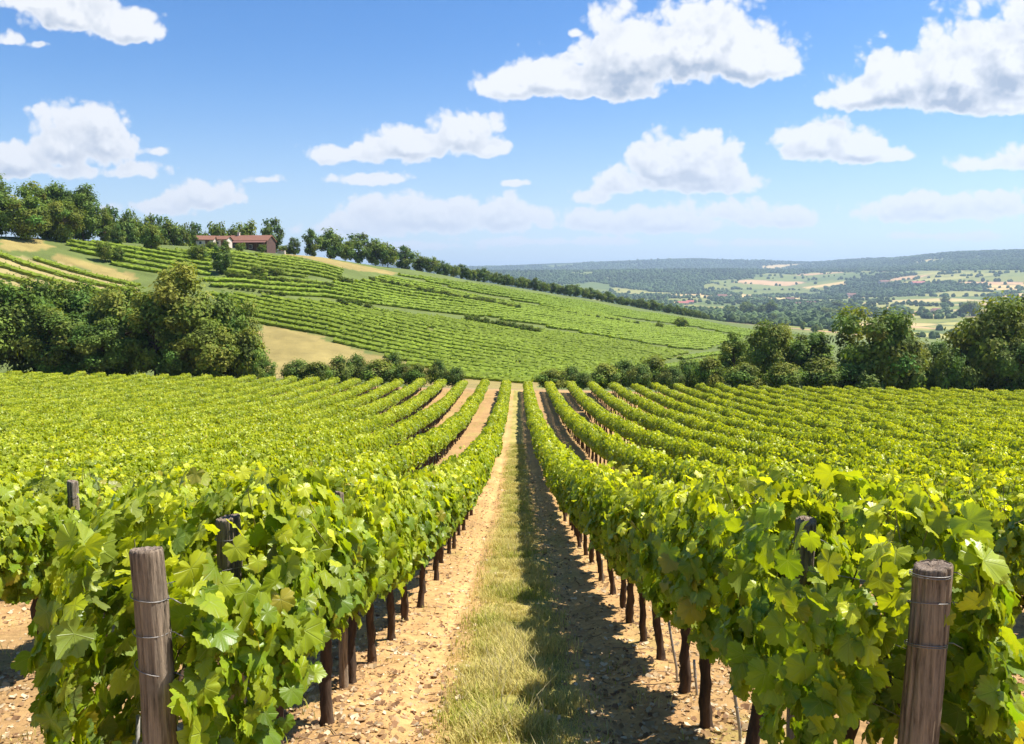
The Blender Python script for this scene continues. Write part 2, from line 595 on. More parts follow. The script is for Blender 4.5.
def build_ground():
    nc, nr1 = 760, 560
    Yr = np.concatenate([np.linspace(-60, -2, 24), np.linspace(-1.7, 2.0, 22), 2.0 * (24000 / 2.0) ** (np.arange(1, nr1) / (nr1 - 1))])
    # more rows across the slope
    Yr = np.unique(np.concatenate([Yr, np.geomspace(92, 800, 160), np.geomspace(1000, 9000, 160)]))
    s = np.linspace(-1, 1, nc)
    hw = np.maximum(45, 1.5 * np.abs(Yr))
    X = hw[:, None] * (0.10 * s + 0.90 * np.sign(s) * np.abs(s) ** 2.2)[None, :]
    Y = np.repeat(Yr[:, None], nc, 1)
    x, y = X.ravel(), Y.ravel()
    z = H(x, y, True)
    V = np.stack([x, y, z], 1)
    nr = len(Yr)
    i, j = np.meshgrid(np.arange(nr - 1), np.arange(nc - 1), indexing='ij')
    Q = np.stack([i * nc + j, i * nc + j + 1, (i + 1) * nc + j + 1, (i + 1) * nc + j], -1).reshape(-1, 4)
    C = np.zeros((len(V), 3))
    # near field soil
    n1 = fbm(x * 0.9, y * 0.9, 5, 4)[:, None]
    n2 = fbm(x * 5, y * 5, 6, 3)[:, None]
    soil = np.array([.52, .325, .135]) * (0.78 + 0.5 * n1) * (0.82 + 0.36 * n2)
    dark = np.array([.38, .215, .10])
    soil = soil * (1 - 0.45 * ss(n2, 0.45, 0.75)) + dark * 0.45 * ss(n2, 0.45, 0.75)
    gr = np.array([.30, .27, .07]) * (0.7 + 0.6 * n2)
    dry = np.array([.48, .38, .14])
    gr = gr + (dry - gr) * (ss(n1, 0.42, 0.62) * 0.7)
    edge = 0.40 + (fbm(x * 1.1, y * 1.1, 9, 3) - 0.5) * 0.36
    gm = (ss(-np.abs(x + 0.02), -edge - 0.14, -edge + 0.10))[:, None]
    weeds = (ss(fbm(x * 1.6, y * 0.7, 14, 4), 0.58, 0.72) * 0.45)[:, None]
    rut = (np.exp(-((np.abs(x) - .68) / .13) ** 2) * ss(fbm(x * .8, y * .35, 25, 3), .3, .55))[:, None]
    soil = soil * (1 + .14 * rut)
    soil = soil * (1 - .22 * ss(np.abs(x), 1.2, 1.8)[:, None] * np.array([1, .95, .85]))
    near = soil * (1 - gm) + gr * gm
    near = near * (1 - weeds * (1 - gm)) + gr * weeds * (1 - gm)
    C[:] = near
    # slope beyond the field: rough grass
    sl = ss(y, FE + 1.5, FE + 3)[:, None]
    gcol = np.array([.13, .165, .045]) * (0.75 + 0.5 * fbm(x / 9, y / 9, 61, 4)[:, None])
    C = C * (1 - sl) + gcol * sl
    m = (y > 95) & (y < 900)
    idx = np.nonzero(m)[0]
    for (pts, _, _, _, gc) in PLOTS:
        k = idx[in_poly(x[idx], y[idx], wpoly(pts))]
        C[k] = np.array(gc) * (0.8 + 0.4 * fbm(x[k] / 3, y[k] / 3, 62, 3)[:, None])  # green plots carry the shade between rows in their colour
    jx, jy = (fbm(x[idx] / 6, y[idx] / 6, 63, 3) - .5) * 5, (fbm(x[idx] / 6, y[idx] / 6, 64, 3) - .5) * 5
    for p in BARE:
        k = in_poly(x[idx] + jx, y[idx] + jy, p)
        kk = idx[k]
        C[kk] = np.array([.30, .24, .085]) * (0.75 + 0.5 * fbm(x[kk] / 4, y[kk] / 4, 65, 3)[:, None])
    # bank of bare earth at the end of the rows
    bk = (ss(y, FE + .5, FE + 1.5) * ss(-y, -FE - 9, -FE - 4) * ss(-np.abs(x + 1), -13, -6))[:, None]
    C = C * (1 - bk) + np.array([.36, .25, .13]) * (0.8 + 0.4 * n1) * bk
    # valley patchwork
    idx = np.nonzero((y > 850) & (y < 9000) & (np.abs(x) < 1.05 * y))[0]
    b, e = valley_cells(x[idx] + (fbm(x[idx] / 200, y[idx] / 200, 70, 2) - .5) * 80, y[idx])
    pc = 1.4 * PAL[SEED_C[b]] * (0.85 + 0.3 * fbm(x[idx] / 40, y[idx] / 40, 71, 3)[:, None])
    fm = forest_mask(x[idx], y[idx])
    f = ss(fm, 0.60, 0.66)[:, None]
    fcol = np.array([.06, .095, .03]) * (0.7 + 0.6 * fbm(x[idx] / 60, y[idx] / 60, 72, 3)[:, None])
    hd = (1 - ss(e, 4, 14))[:, None] * 0.7
    pc = pc * (1 - hd) + fcol * hd
    pc = pc * (1 - f) + fcol * f
    bl = ss(y[idx], 850, 1000)[:, None]
    C[idx] = C[idx] * (1 - bl) + pc * bl
    fa = y >= 9000
    C[fa] = (.04, .07, .028)
    sd_ = (y > 850) & (np.abs(x) >= 1.05 * y)
    C[sd_] = (.06, .09, .03)
    t = material('ground_mat')
    ca = t.new('ShaderNodeAttribute', attribute_name='Col')
    geo = t.new('ShaderNodeNewGeometry')
    pos = geo.outputs['Position']
    a = t.noise(pos, 0.35, 6, 0.6)
    b2 = t.noise(pos, 9.0, 7, 0.68)
    col = t.mix(1.0, ca.outputs['Color'], t.mix(t.mr(a.outputs['Fac'], .3, .7), (0.86, 0.86, 0.86, 1), (1.14, 1.12, 1.08, 1)), 'MULTIPLY')
    col = t.mix(1.0, col, t.mix(t.mr(b2.outputs['Fac'], .3, .7), (0.68, 0.66, 0.64, 1), (1.25, 1.24, 1.22, 1)), 'MULTIPLY')
    p = t.bsdf
    t.put(p.inputs['Base Color'], col)
    p.inputs['Roughness'].default_value = 0.95
    p.inputs['Specular IOR Level'].default_value = 0.15
    bp = t.new('ShaderNodeBump')
    bp.inputs['Strength'].default_value = 0.7
    bp.inputs['Distance'].default_value = 0.03
    t.put(bp.inputs['Height'], t.noise(pos, 24.0, 8, 0.7).outputs['Fac'])
    t.l.new(bp.outputs[0], p.inputs['Normal'])
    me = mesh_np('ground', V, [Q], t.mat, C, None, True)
    return tag(obj('ground', me), kind='structure')


class material(NT):
    def __init__(self, name):
        self.mat = bpy.data.materials.new(name)
        self.mat.use_nodes = True
        super().__init__(self.mat.node_tree)
        self.bsdf = self.n['Principled BSDF']
        self.out = self.n['Material Output']


def leaf_material(name, veins=False, transl=0.38, rough=0.38, tcol=(1.85, 1.75, 0.4), spec=0.38):
    t = material(name)
    ca = t.new('ShaderNodeAttribute', attribute_name='Col')
    col = ca.outputs['Color']
    geo = t.new('ShaderNodeNewGeometry')
    nrm = None
    if veins:
        uv = t.new('ShaderNodeUVMap')
        p = t.v('SUBTRACT', uv.outputs[0], (0.5, 0.5, 0))
        vein = None
        for deg, w in ((0, .016), (52, .013), (-52, .013), (108, .011), (-108, .011)):
            dx, dy = math.sin(R(deg)), math.cos(R(deg))
            al = t.v('DOT_PRODUCT', p, (dx, dy, 0))
            ac = t.m('ABSOLUTE', t.v('DOT_PRODUCT', p, (dy, -dx, 0)))
            k = t.m('MULTIPLY', t.mr(ac, 0.0, w, 1, 0), t.m('GREATER_THAN', al, 0.0))
            # side veins
            wv = t.m('ABSOLUTE', t.m('SINE', t.m('MULTIPLY', t.m('SUBTRACT', al, t.m('MULTIPLY', ac, 0.8)), 52.0)))
            kk = t.m('MULTIPLY', t.m('MULTIPLY', t.mr(wv, 0.0, 0.16, 0.45, 0), t.mr(ac, 0.16, 0.03, 0, 1)), t.m('GREATER_THAN', al, 0.0))
            k = t.m('MAXIMUM', k, kk)
            vein = k if vein is None else t.m('MAXIMUM', vein, k)
        col = t.mix(t.m('MULTIPLY', vein, 0.42), col, (.34, .40, .12, 1))
        bp = t.new('ShaderNodeBump')
        bp.inputs['Strength'].default_value = 0.5
        bp.inputs['Distance'].default_value = 0.004
        bp.invert = True
        t.put(bp.inputs['Height'], vein)
        nrm = bp.outputs[0]
    oi = t.new('ShaderNodeObjectInfo')
    col = t.mix(1.0, col, t.mix(oi.outputs['Random'], (0.84, 0.88, 0.86, 1), (1.14, 1.1, 1.06, 1)), 'MULTIPLY')
    mo = t.noise(geo.outputs['Position'], 9.0, 3, 0.6)
    col = t.mix(1.0, col, t.mix(mo.outputs['Fac'], (0.78, 0.80, 0.75, 1), (1.22, 1.2, 1.2, 1)), 'MULTIPLY')
    back = t.mix(0.35, col, (.17, .22, .11, 1))
    colf = t.mix(geo.outputs['Backfacing'], col, back)
    t.put(t.bsdf.inputs['Base Color'], colf)
    t.bsdf.inputs['Roughness'].default_value = rough
    t.bsdf.inputs['Specular IOR Level'].default_value = spec
    if nrm:
        t.l.new(nrm, t.bsdf.inputs['Normal'])
    tr = t.new('ShaderNodeBsdfTranslucent')
    t.put(tr.inputs['Color'], t.mix(1.0, col, (*tcol, 1), 'MULTIPLY'))
    ms = t.new('ShaderNodeMixShader')
    ms.inputs[0].default_value = transl
    t.l.new(t.bsdf.outputs[0], ms.inputs[1])
    t.l.new(tr.outputs[0], ms.inputs[2])
    t.l.new(ms.outputs[0], t.out.inputs['Surface'])
    return t.mat


def simple_material(name, c1, c2, scale=8, stretch=(1, 1, 1), rough=0.85, bump=0.4, dist=0.01, spec=0.25, metal=0.0, detail=6):
    t = material(name)
    tc_ = t.new('ShaderNodeTexCoord')
    v = t.v('MULTIPLY', tc_.outputs['Object'], stretch)
    n = t.noise(v, scale, detail, 0.62)
    t.put(t.bsdf.inputs['Base Color'], t.mix(t.mr(n.outputs['Fac'], .3, .7), (*c1, 1), (*c2, 1)))
    t.bsdf.inputs['Roughness'].default_value = rough
    t.bsdf.inputs['Specular IOR Level'].default_value = spec
    t.bsdf.inputs['Metallic'].default_value = metal
    if bump:
        bp = t.new('ShaderNodeBump')
        bp.inputs['Strength'].default_value = bump
        bp.inputs['Distance'].default_value = dist
        t.put(bp.inputs['Height'], n.outputs['Fac'])
        t.l.new(bp.outputs[0], t.bsdf.inputs['Normal'])
    return t.mat


def attr_material(name, rough=0.9, spec=0.15, transl=0.0):
    t = material(name)
    ca = t.new('ShaderNodeAttribute', attribute_name='Col')
    t.put(t.bsdf.inputs['Base Color'], ca.outputs['Color'])
    t.bsdf.inputs['Roughness'].default_value = rough
    t.bsdf.inputs['Specular IOR Level'].default_value = spec
    if transl:
        tr = t.new('ShaderNodeBsdfTranslucent')
        t.put(tr.inputs['Color'], ca.outputs['Color'])
        ms = t.new('ShaderNodeMixShader')
        ms.inputs[0].default_value = transl
        t.l.new(t.bsdf.outputs[0], ms.inputs[1])
        t.l.new(tr.outputs[0], ms.inputs[2])
        t.l.new(ms.outputs[0], t.out.inputs['Surface'])
    return t.mat


M_LEAF = leaf_material('vine_leaf_mat', True)
M_LEAF2 = leaf_material('vine_leaf_far_mat', False)
M_TREE = leaf_material('tree_leaf_mat', False, 0.28, 0.7, (1.6, 1.5, 0.5), 0.2)
M_HEDGE = leaf_material('hillside_vine_mat', False, 0.28, 0.7, (1.6, 1.5, 0.5), 0.2)
M_BARK = simple_material('vine_bark_mat', (.032, .021, .014), (.115, .072, .045), 26, (1, 1, .22), 0.9, 1.0, 0.012)
M_TBARK = simple_material('tree_bark_mat', (.05, .035, .022), (.12, .09, .06), 6, (1, 1, .3))
M_CANE = simple_material('cane_mat', (.13, .10, .035), (.20, .19, .055), 12, rough=0.6, bump=0)
M_WIRE = simple_material('wire_mat', (.16, .15, .14), (.30, .28, .26), 40, rough=0.5, bump=0, metal=0.7)
M_STAKE = simple_material('stake_mat', (.26, .24, .21), (.42, .40, .36), 30, rough=0.5, bump=0.1, metal=0.3)

ground = build_ground()

# ------------------------------------------------------------------ grapevine leaves


def leaf_template(kind, hi):
    rg = np.random.default_rng(100 + kind)
    key = np.array([0, 14, 27, 40, 54, 68, 84, 98, 112, 130, 148, 164, 178])
    rad = np.array([1.0, .91, .78, .84, .92, .86, .71, .77, .80, .74, .66, .50, .12])
    if hi:
        ang = np.concatenate([np.linspace(-178, 178, 45)])
        r = np.interp(np.abs(ang), key, rad)
        teeth = np.where(np.arange(45) % 2 == 0, 1.035, 0.945)
        r = r * np.where(np.abs(ang) < 165, teeth, 1) * (1 + 0.04 * rg.normal(size=45))
    else:
        a = np.array([0, 27, 54, 84, 112, 160])
        ang = np.concatenate([-a[:0:-1], a])
        r = np.interp(np.abs(ang), key, rad) * (1 + 0.05 * rg.normal(size=len(ang)))
    x, y = np.sin(np.radians(ang)) * r, np.cos(np.radians(ang)) * r
    n = len(ang)
    cup, fold, curl = 0.10 + 0.25 * rg.random(), 0.05 + 0.16 * rg.random(), (rg.random() - .3) * 0.5
    tw = (rg.random() - .5) * 0.5

    def zf(x, y, r):
        return -cup * (x * x + y * y) + fold * np.abs(x) * 0.9 - curl * np.maximum(y, 0) ** 2 * 0.6 + tw * x * y * 0.6
    wave = 0.05 * np.sin(np.radians(ang) * 5 + kind) + 0.03 * rg.normal(size=n)
    zo = zf(x, y, r) + wave
    if hi:
        xi, yi = x * .52, y * .52
        zi = zf(xi, yi, r) + wave * 0.25
        V = np.concatenate([[[0, 0, 0]], np.stack([xi, yi, zi], 1), np.stack([x, y, zo], 1)])
        i = np.arange(n - 1)
        T = np.concatenate([np.stack([np.zeros(n - 1, int), 1 + i + 1, 1 + i], 1),
                            np.stack([1 + i, 1 + i + 1, 1 + n + i + 1], 1), np.stack([1 + i, 1 + n + i + 1, 1 + n + i], 1)])
    else:
        V = np.concatenate([[[0, 0, 0]], np.stack([x, y, zo], 1)])
        i = np.arange(n - 1)
        T = np.stack([np.zeros(n - 1, int), 1 + i + 1, 1 + i], 1)
    return V, T


TPL_HI = [leaf_template(k, True) for k in range(5)]
TPL_LO = [leaf_template(k, False) for k in range(5)]


def norm(a):
    return a / (np.linalg.norm(a, axis=-1, keepdims=True) + 1e-9)


def leaves_mesh(name, pos, nrm, tip, size, col, tpls, mat, rg, uv=True, smooth=True):
    n = norm(nrm)
    t = norm(tip - n * (tip * n).sum(1, keepdims=True))
    b = np.cross(t, n)
    k = rg.integers(0, len(tpls), len(pos))
    Vs, Ts, Cs, Us, off = [], [], [], [], 0
    for q, (TV, TT) in enumerate(tpls):
        s = np.nonzero(k == q)[0]
        if not len(s):
            continue
        m = len(TV)
        sz = size[s][:, None, None]
        W = pos[s][:, None] + sz * (TV[None, :, 0:1] * b[s][:, None] + TV[None, :, 1:2] * t[s][:, None] + TV[None, :, 2:3] * n[s][:, None])
        Vs.append(W.reshape(-1, 3))
        Ts.append((TT[None] + (np.arange(len(s)) * m)[:, None, None] + off).reshape(-1, 3))
        cc = np.repeat(col[s][:, None], m, 1)
        if uv:
            r_ = np.linalg.norm(TV[:, :2], axis=1)
            worn = (rg.random(len(s)) < .28) * rg.random(len(s)) * .75
            wv = worn[:, None] * np.clip(r_[None] - .45, 0, 1) * 1.6 * (rg.random((len(s), m)) < .55)
            cc = cc * (1 - wv[:, :, None]) + np.array([.36, .25, .05]) * wv[:, :, None]
        Cs.append(cc.reshape(-1, 3))
        Us.append(np.tile(TV[:, :2] * 0.5 + 0.5, (len(s), 1)))
        off += len(s) * m
    return mesh_np(name, np.concatenate(Vs), [np.concatenate(Ts)], mat, np.concatenate(Cs), np.concatenate(Us) if uv else None, smooth)


OLD_SHADED, YOUNG_LIT = np.array([.148, .238, .013]), np.array([.54, .56, .026])  # leaf age, contrast widened to paint sunlit tops and dark lower recesses


def vine_foliage(seed, hi, clear=None, low=(0.84, 760)):
    rg = np.random.default_rng(seed)
    P, N, T, S, A = [], [], [], [], []
    canes = []
    nc = 13
    top0 = 1.52 + 0.10 * rg.normal()
    for c in range(nc):
        y0 = -0.46 + 0.92 * (c + 0.5) / nc + 0.03 * rg.normal()
        x0 = 0.07 * rg.normal()
        top = np.clip(top0 - (0.24 if hi else 0.10) * (y0 / 0.46) ** 2 + 0.10 * rg.normal(), 1.2, 1.68)
        lx, ly = 0.14 * rg.normal(), 0.10 * rg.normal()
        ts = np.arange(0, 1.0001, 0.058 / (top - .86))
        ph = rg.random() * 6
        path = np.stack([x0 + lx * ts ** 1.5 + 0.025 * np.sin(ts * 7 + ph), y0 + ly * ts + 0.02 * np.cos(ts * 6 + ph), +.86 + (top - .86) * ts], 1)
        canes.append(path)
        bul = 1.06 - (0.56 if hi else 0.22) * np.clip(abs(y0) / 0.5, 0, 1) ** 2
        for i, p in enumerate(path):
            age = ts[i]
            for q in range(1 if age > 0.9 else (2 if rg.random() < 0.75 else 1)):
                az = rg.choice([-1, 1]) * math.pi / 2 + rg.normal() * 0.75 + math.pi / 2
                dirv = np.array([math.cos(az), math.sin(az), 0])
                off = (0.06 + 0.20 * rg.random()) * bul * (1 - 0.5 * age) * (1.25 if q else 1)
                pp = p + dirv * off + np.array([0, 0, 0.03 * rg.normal()])
                nn = dirv * (0.9 - 0.3 * age) + np.array([0, 0, 0.45 + 0.35 * age]) + 0.42 * rg.normal(size=3)
                tt = np.array([0, 0, -0.9]) + dirv * 0.6 + 0.55 * rg.normal(size=3)
                P.append(pp); N.append(nn); T.append(tt); A.append(age)
                S.append((0.068 * (1 - 0.45 * age ** 3)) * (0.7 + 0.5 * rg.random()))
    # outer shell and skirt of hanging mature leaves
    for q in range(low[1]):
        y = (rg.random() * 2 - 1) * 0.52
        sgn = rg.choice([-1, 1])
        z = low[0] + (1.46 - low[0]) * rg.random() ** 1.1
        w = (0.20 + 0.16 * math.sin(math.pi * min(1, max(0, (z - low[0] + .12) / (1.62 - low[0]))))) * (1.10 - (0.62 if hi else 0.28) * (abs(y) / .52) ** 2) * (0.75 + 0.4 * rg.random())
        dirv = norm(np.array([sgn, 0.9 * y + 0.3 * rg.normal(), 0]))
        P.append(np.array([sgn * w, y, z + 0.04]))
        N.append(dirv + np.array([0, 0, 0.38]) + 0.38 * rg.normal(size=3))
        T.append(np.array([0, 0, -1.0]) + dirv * 0.3 + 0.45 * rg.normal(size=3))
        S.append(0.070 * (0.55 + 0.70 * rg.random()))
        A.append(0.20 * rg.random() + 0.55 * max(0, (z - .9) / .6) ** 1.5)  # rises with height, so upper leaves are coloured as if sunlit
    # a few shoots arching out of the top
    for q in range(4):
        y0, sx = (rg.random() - .5) * 0.8, rg.normal() * 0.5
        p = np.array([0.1 * rg.normal(), y0, 1.30])
        v = np.array([0.5 * sx, 0.3 * rg.normal(), 1.0])
        pts = [p]
        for s in range(7):
            v = v + np.array([0.10 * sx, 0, -0.16 - 0.05 * s])
            p = p + norm(v) * 0.065
            pts.append(p)
            dirv = norm(np.append(rg.normal(size=2), 0))
            P.append(p + dirv * 0.05); N.append(np.array([0, 0, .8]) + 0.6 * dirv + 0.4 * rg.normal(size=3))
            T.append(dirv + np.array([0, 0, -0.6]) + 0.3 * rg.normal(size=3))
            S.append(0.070 * (1 - 0.08 * s) * (0.7 + 0.5 * rg.random())); A.append(0.7 + 0.05 * s)
        canes.append(np.array(pts))
    P, N, T, S, A = np.array(P), np.array(N), np.array(T), np.array(S), np.array(A)
    if len(low) > 2:
        # fuller on the open side and at the row's end, lifted clear of the path
        P[:, 0] = np.where(P[:, 0] * low[3] > 0, P[:, 0] * low[2], P[:, 0])
        P[:, 1] = np.where(P[:, 1] < 0, P[:, 1] * 1.15, P[:, 1])
        k = ~((P[:, 2] < .80) & (P[:, 0] * low[3] < .12) & (P[:, 1] > -.22))
        P, N, T, S, A = P[k], N[k], T[k], S[k], A[k]
    if clear is not None:
        k = clear(P)
        P, N, T, S, A = P[k], N[k], T[k], S[k], A[k]
    if not hi:
        k = rg.permutation(len(P))[:int(len(P) * 0.72)]
        P, N, T, S, A = P[k], N[k], T[k], S[k] * 1.16, A[k]
    mixv = np.clip(A ** 1.6 * 0.95 + 0.17 * rg.normal(size=len(A)) + 0.16, 0, 1)[:, None]
    if not hi:
        mixv = mixv * 0.55 + 0.22 * np.clip((P[:, 2:3] - .8) / .7, 0, 1) + .06  # lighter with height, sunlit row tops put into the colour
    C = (OLD_SHADED * (1 - mixv) + YOUNG_LIT * mixv) * (1 + (0.18 if hi else 0.12) * rg.normal(size=(len(A), 1))).clip(.6, 1.5)
    yel = rg.random(len(A)) < 0.015
    C[yel] = (.42, .36, .04)
    me = leaves_mesh('vine_foliage', P, N, T, S, C, TPL_HI if hi else TPL_LO, M_LEAF if hi else M_LEAF2, rg, hi, hi)
    if clear is not None:
        canes = [c for c in canes if clear(c).all()]
    return me, canes


def vine_trunk(seed, lean):
    rg = np.random.default_rng(seed)
    b = MB()
    n = 16
    t = np.linspace(0, 1, n)
    wob = np.cumsum(rg.normal(size=(n, 2)) * 0.006, axis=0)
    pts = np.stack([wob[:, 0] + lean[0] * t, wob[:, 1] + lean[1] * t, -0.08 + 0.94 * t], 1)
    rad = (0.040 - 0.010 * t + 0.013 * np.exp(-((t - 0.06) / 0.09) ** 2) + 0.010 * np.exp(-((t - 0.97) / 0.08) ** 2)) * (1 + 0.08 * rg.normal(size=n))
    b.tube(pts, rad, 11, 0.11, seed=seed)
    for s in (-1, 1):
        m = 8
        q = np.linspace(0, 1, m)
        arm = pts[-1] + np.stack([0.03 * np.sin(q * 5 + seed), s * 0.47 * q, -0.02 + 0.06 * np.sqrt(q) + 0.012 * rg.normal(size=m)], 1)
        b.tube(arm, 0.027 - 0.010 * q, 7, 0.12, seed=seed + s)
    return b.mesh('vine_trunk', M_BARK, True)


def cane_mesh(canes):
    b = MB()
    for p in canes:
        n = len(p)
        b.tube(p[::2] if n > 6 else p, np.linspace(0.0048, 0.0022, len(p[::2] if n > 6 else p)), 5, 0, False)
    return b.mesh('vine_canes', M_CANE, True)


HI, LO = [], []
for k in range(7):
    f, c = vine_foliage(200 + k, True)
    HI.append((f, cane_mesh(c)))
for k in range(6):
    LO.append(vine_foliage(300 + k, False)[0])
TRUNKS = [vine_trunk(400 + k, (random.uniform(-.06, .06), random.uniform(-.10, .10))) for k in range(6)]

# ------------------------------------------------------------------ vineyard rows
ORD = ['', 'first', 'second', 'third', 'fourth', 'fifth', 'sixth', 'seventh', 'eighth', 'ninth', 'tenth', 'eleventh', 'twelfth', 'thirteenth', 'fourteenth', 'fifteenth',
       'sixteenth', 'seventeenth', 'eighteenth', 'nineteenth']
TENS = {20: 'twent', 30: 'thirt', 40: 'fort', 50: 'fift', 60: 'sixt', 70: 'sevent', 80: 'eight'}


def ordinal(n):
    if n < 20:
        return ORD[n]
    a, b = n // 10 * 10, n % 10
    return TENS[a] + ('ieth' if b == 0 else 'y-' + ORD[b])


POSTS = [
    ('thick brown weathered wooden post with wire ties at near end of left row', at(153, 549, 2.42), 0.056, [(0.155, .012, 1), (0.27, .006, 1), (0.39, .022, 1)], 3, lambda: M_WOOD, (-0.02, 0)),
    ('thick weathered wooden post with two wire loops at near end of right row', at(927, 565, 2.34), 0.058, [(0.035, .006, 2), (0.255, .014, 2), (0.12, .016, 1)], 8, lambda: M_WOOD, (0.012, 0)),
    ('grey flat topped wooden post behind the thick post of left row', at(227, 517, 3.42), 0.055, [(0.10, .004, 1)], 14, lambda: M_WOOD2, (0, 0)),
    ('grey wooden post half hidden in leaves of right row behind its thick post', at(805, 520, 3.40), 0.049, [(0.10, .005, 1)], 19, lambda: M_WOOD2, (0, 0)),
    ('slim dark wooden post standing in the second row left of the path', at(73, 481, 6.3), 0.045, [(0.12, .004, 1)], 23, lambda: M_WOOD2, (0, 0)),
    ('thin dark post buried among leaves of the left row edging the path', at(340, 492, 5.5), 0.034, [(0.1, .004, 1)], 29, lambda: M_WOOD, (0, 0)),
]
SHOWN = [2.0, 2.0, .24, .24, .22, .2]      # how much of each post's top stands clear of leaves


def clear_of_posts(vx, vy, vz):
    """vines are tied back from the posts: which leaves of the vine at vx, vy stay"""
    todo = [(p[1], p[2], q) for p, q in zip(POSTS, SHOWN) if vy - 0.75 < p[1][1] < vy + 1.6 and abs(p[1][0] - vx) < 1.0]
    if not todo:
        return None

    def keep(P):
        k = np.ones(len(P), bool)
        X, Y, Z = P[:, 0] + vx, P[:, 1] + vy, P[:, 2] + vz
        for (px, py, pz), rad, q in todo:
            f = Y / py
            zt = CAMZ + (pz - CAMZ) * f
            over = np.where(rg_clear.random(len(P)) < .12, rad * .4, rad + (.058 if q > 1 else .15))
            k &= ~((Y < py + (.09 if q > 1 else .25)) & (np.abs(X - px * f) < over) & (Z > zt - q) & (Z < zt + (.07 if q > 1 else .16)))
        return k
    return keep


rg_clear = np.random.default_rng(8)
SP = 0.87
vines = []          # (distance, side, row, index, x, y)
for side in (-1, 1):
    for k in range(0, 34):
        x = side * (1.2 + 2.4 * k)
        y_in = (abs(x) - 2.2) / 0.70            # where the row comes into view
        start = 2.96 if side < 0 else 2.92
        j = 0
        while True:
            y = start + SP * j + (0 if k == 0 else 0.3 * math.sin(k * 2.3))
            j += 1
            if y > FE - 1.5:
                break
            if y < y_in or (y > 14 and random.random() < .018):
                continue
            vines.append((math.hypot(x, y), side, k + 1, j, x + random.gauss(0, .03), y + random.gauss(0, .04)))
vines.sort()
NEAR, REST = vines[:298], vines[298:]
zs = H(np.array([v[4] for v in vines]), np.array([v[5] for v in vines]))

first_in_row = {}
cnt = {}
lab_count = {}
for i, (d, side, row, j, x, y) in enumerate(NEAR):
    key = (side, row)
    cnt.setdefault(key, []).append((y, i))
rank = {}
for key, lst in cnt.items():
    for r_, (y, i) in enumerate(sorted(lst)):
        rank[i] = r_ + 1
for i, (d, side, row, j, x, y) in enumerate(NEAR):
    sd_name = 'left' if side < 0 else 'right'
    r_ = rank[i]
    if row == 1:
        where = {1: 'at the near end of'}.get(r_, ordinal(r_) + ' vine along')
        if r_ == 1:
            lab = f'large leafed grapevine at near end of the row edging the path on its {sd_name}'
        else:
            lab = f'grapevine on dark trunk, {ordinal(r_)} from near end of row edging path on its {sd_name}'
        grp = f'grapevines of the row edging the grass path on its {sd_name}'
    else:
        grp = f'nearer grapevines of the {ordinal(row)} row to the {sd_name} of the path'
        lab = f'leafy green grapevine among the nearer ones in {ordinal(row)} row {sd_name} of the path'
        if r_ == 1:
            lab = f'leafy green grapevine nearest the camera in {ordinal(row)} row {sd_name} of the path'
    hi = d < 15
    sc_ = random.uniform(.94, 1.05)
    flip = random.choice([0, math.pi])
    root = thing('grapevine', lab, 'grapevine', (x, y, zs[i]), flip + random.gauss(0, .05), grp)
    root.scale = (sc_ * random.uniform(.95, 1.05), 1.0, sc_)
    obj('trunk', TRUNKS[(i * 5 + row) % len(TRUNKS)], root)
    cl = clear_of_posts(x, y, zs[i]) if row < 3 and y < 8 else None
    if cl:
        root.scale, root.rotation_euler = (1, 1, 1), (0, 0, 0)
        f, c = vine_foliage(700 + i, True, cl, (0.46, 1250, 1.24, side) if row == 1 and rank[i] == 1 else (0.80, 820) if row == 1 and rank[i] == 2 else (0.84, 780))
        obj('foliage', f, root)
        for c1 in c:
            m1 = cane_mesh([c1])
            m1.name = 'vine_cane'
            obj('cane', m1, root)
    elif hi:
        f, c = HI[(i * 3 + row) % len(HI)]
        obj('foliage', f, root)
        if d < 9:
            obj('canes', c, root)
    else:
        obj('foliage', LO[(i * 5 + row) % len(LO)], root)

lo_src, tr_src = {}, {}
for o in COL.objects:
    if o.name.startswith('foliage') and o.data in LO:
        lo_src.setdefault(o.data.name, o)
    if o.name.startswith('trunk') and o.data in TRUNKS:
        tr_src.setdefault(o.data.name, o)


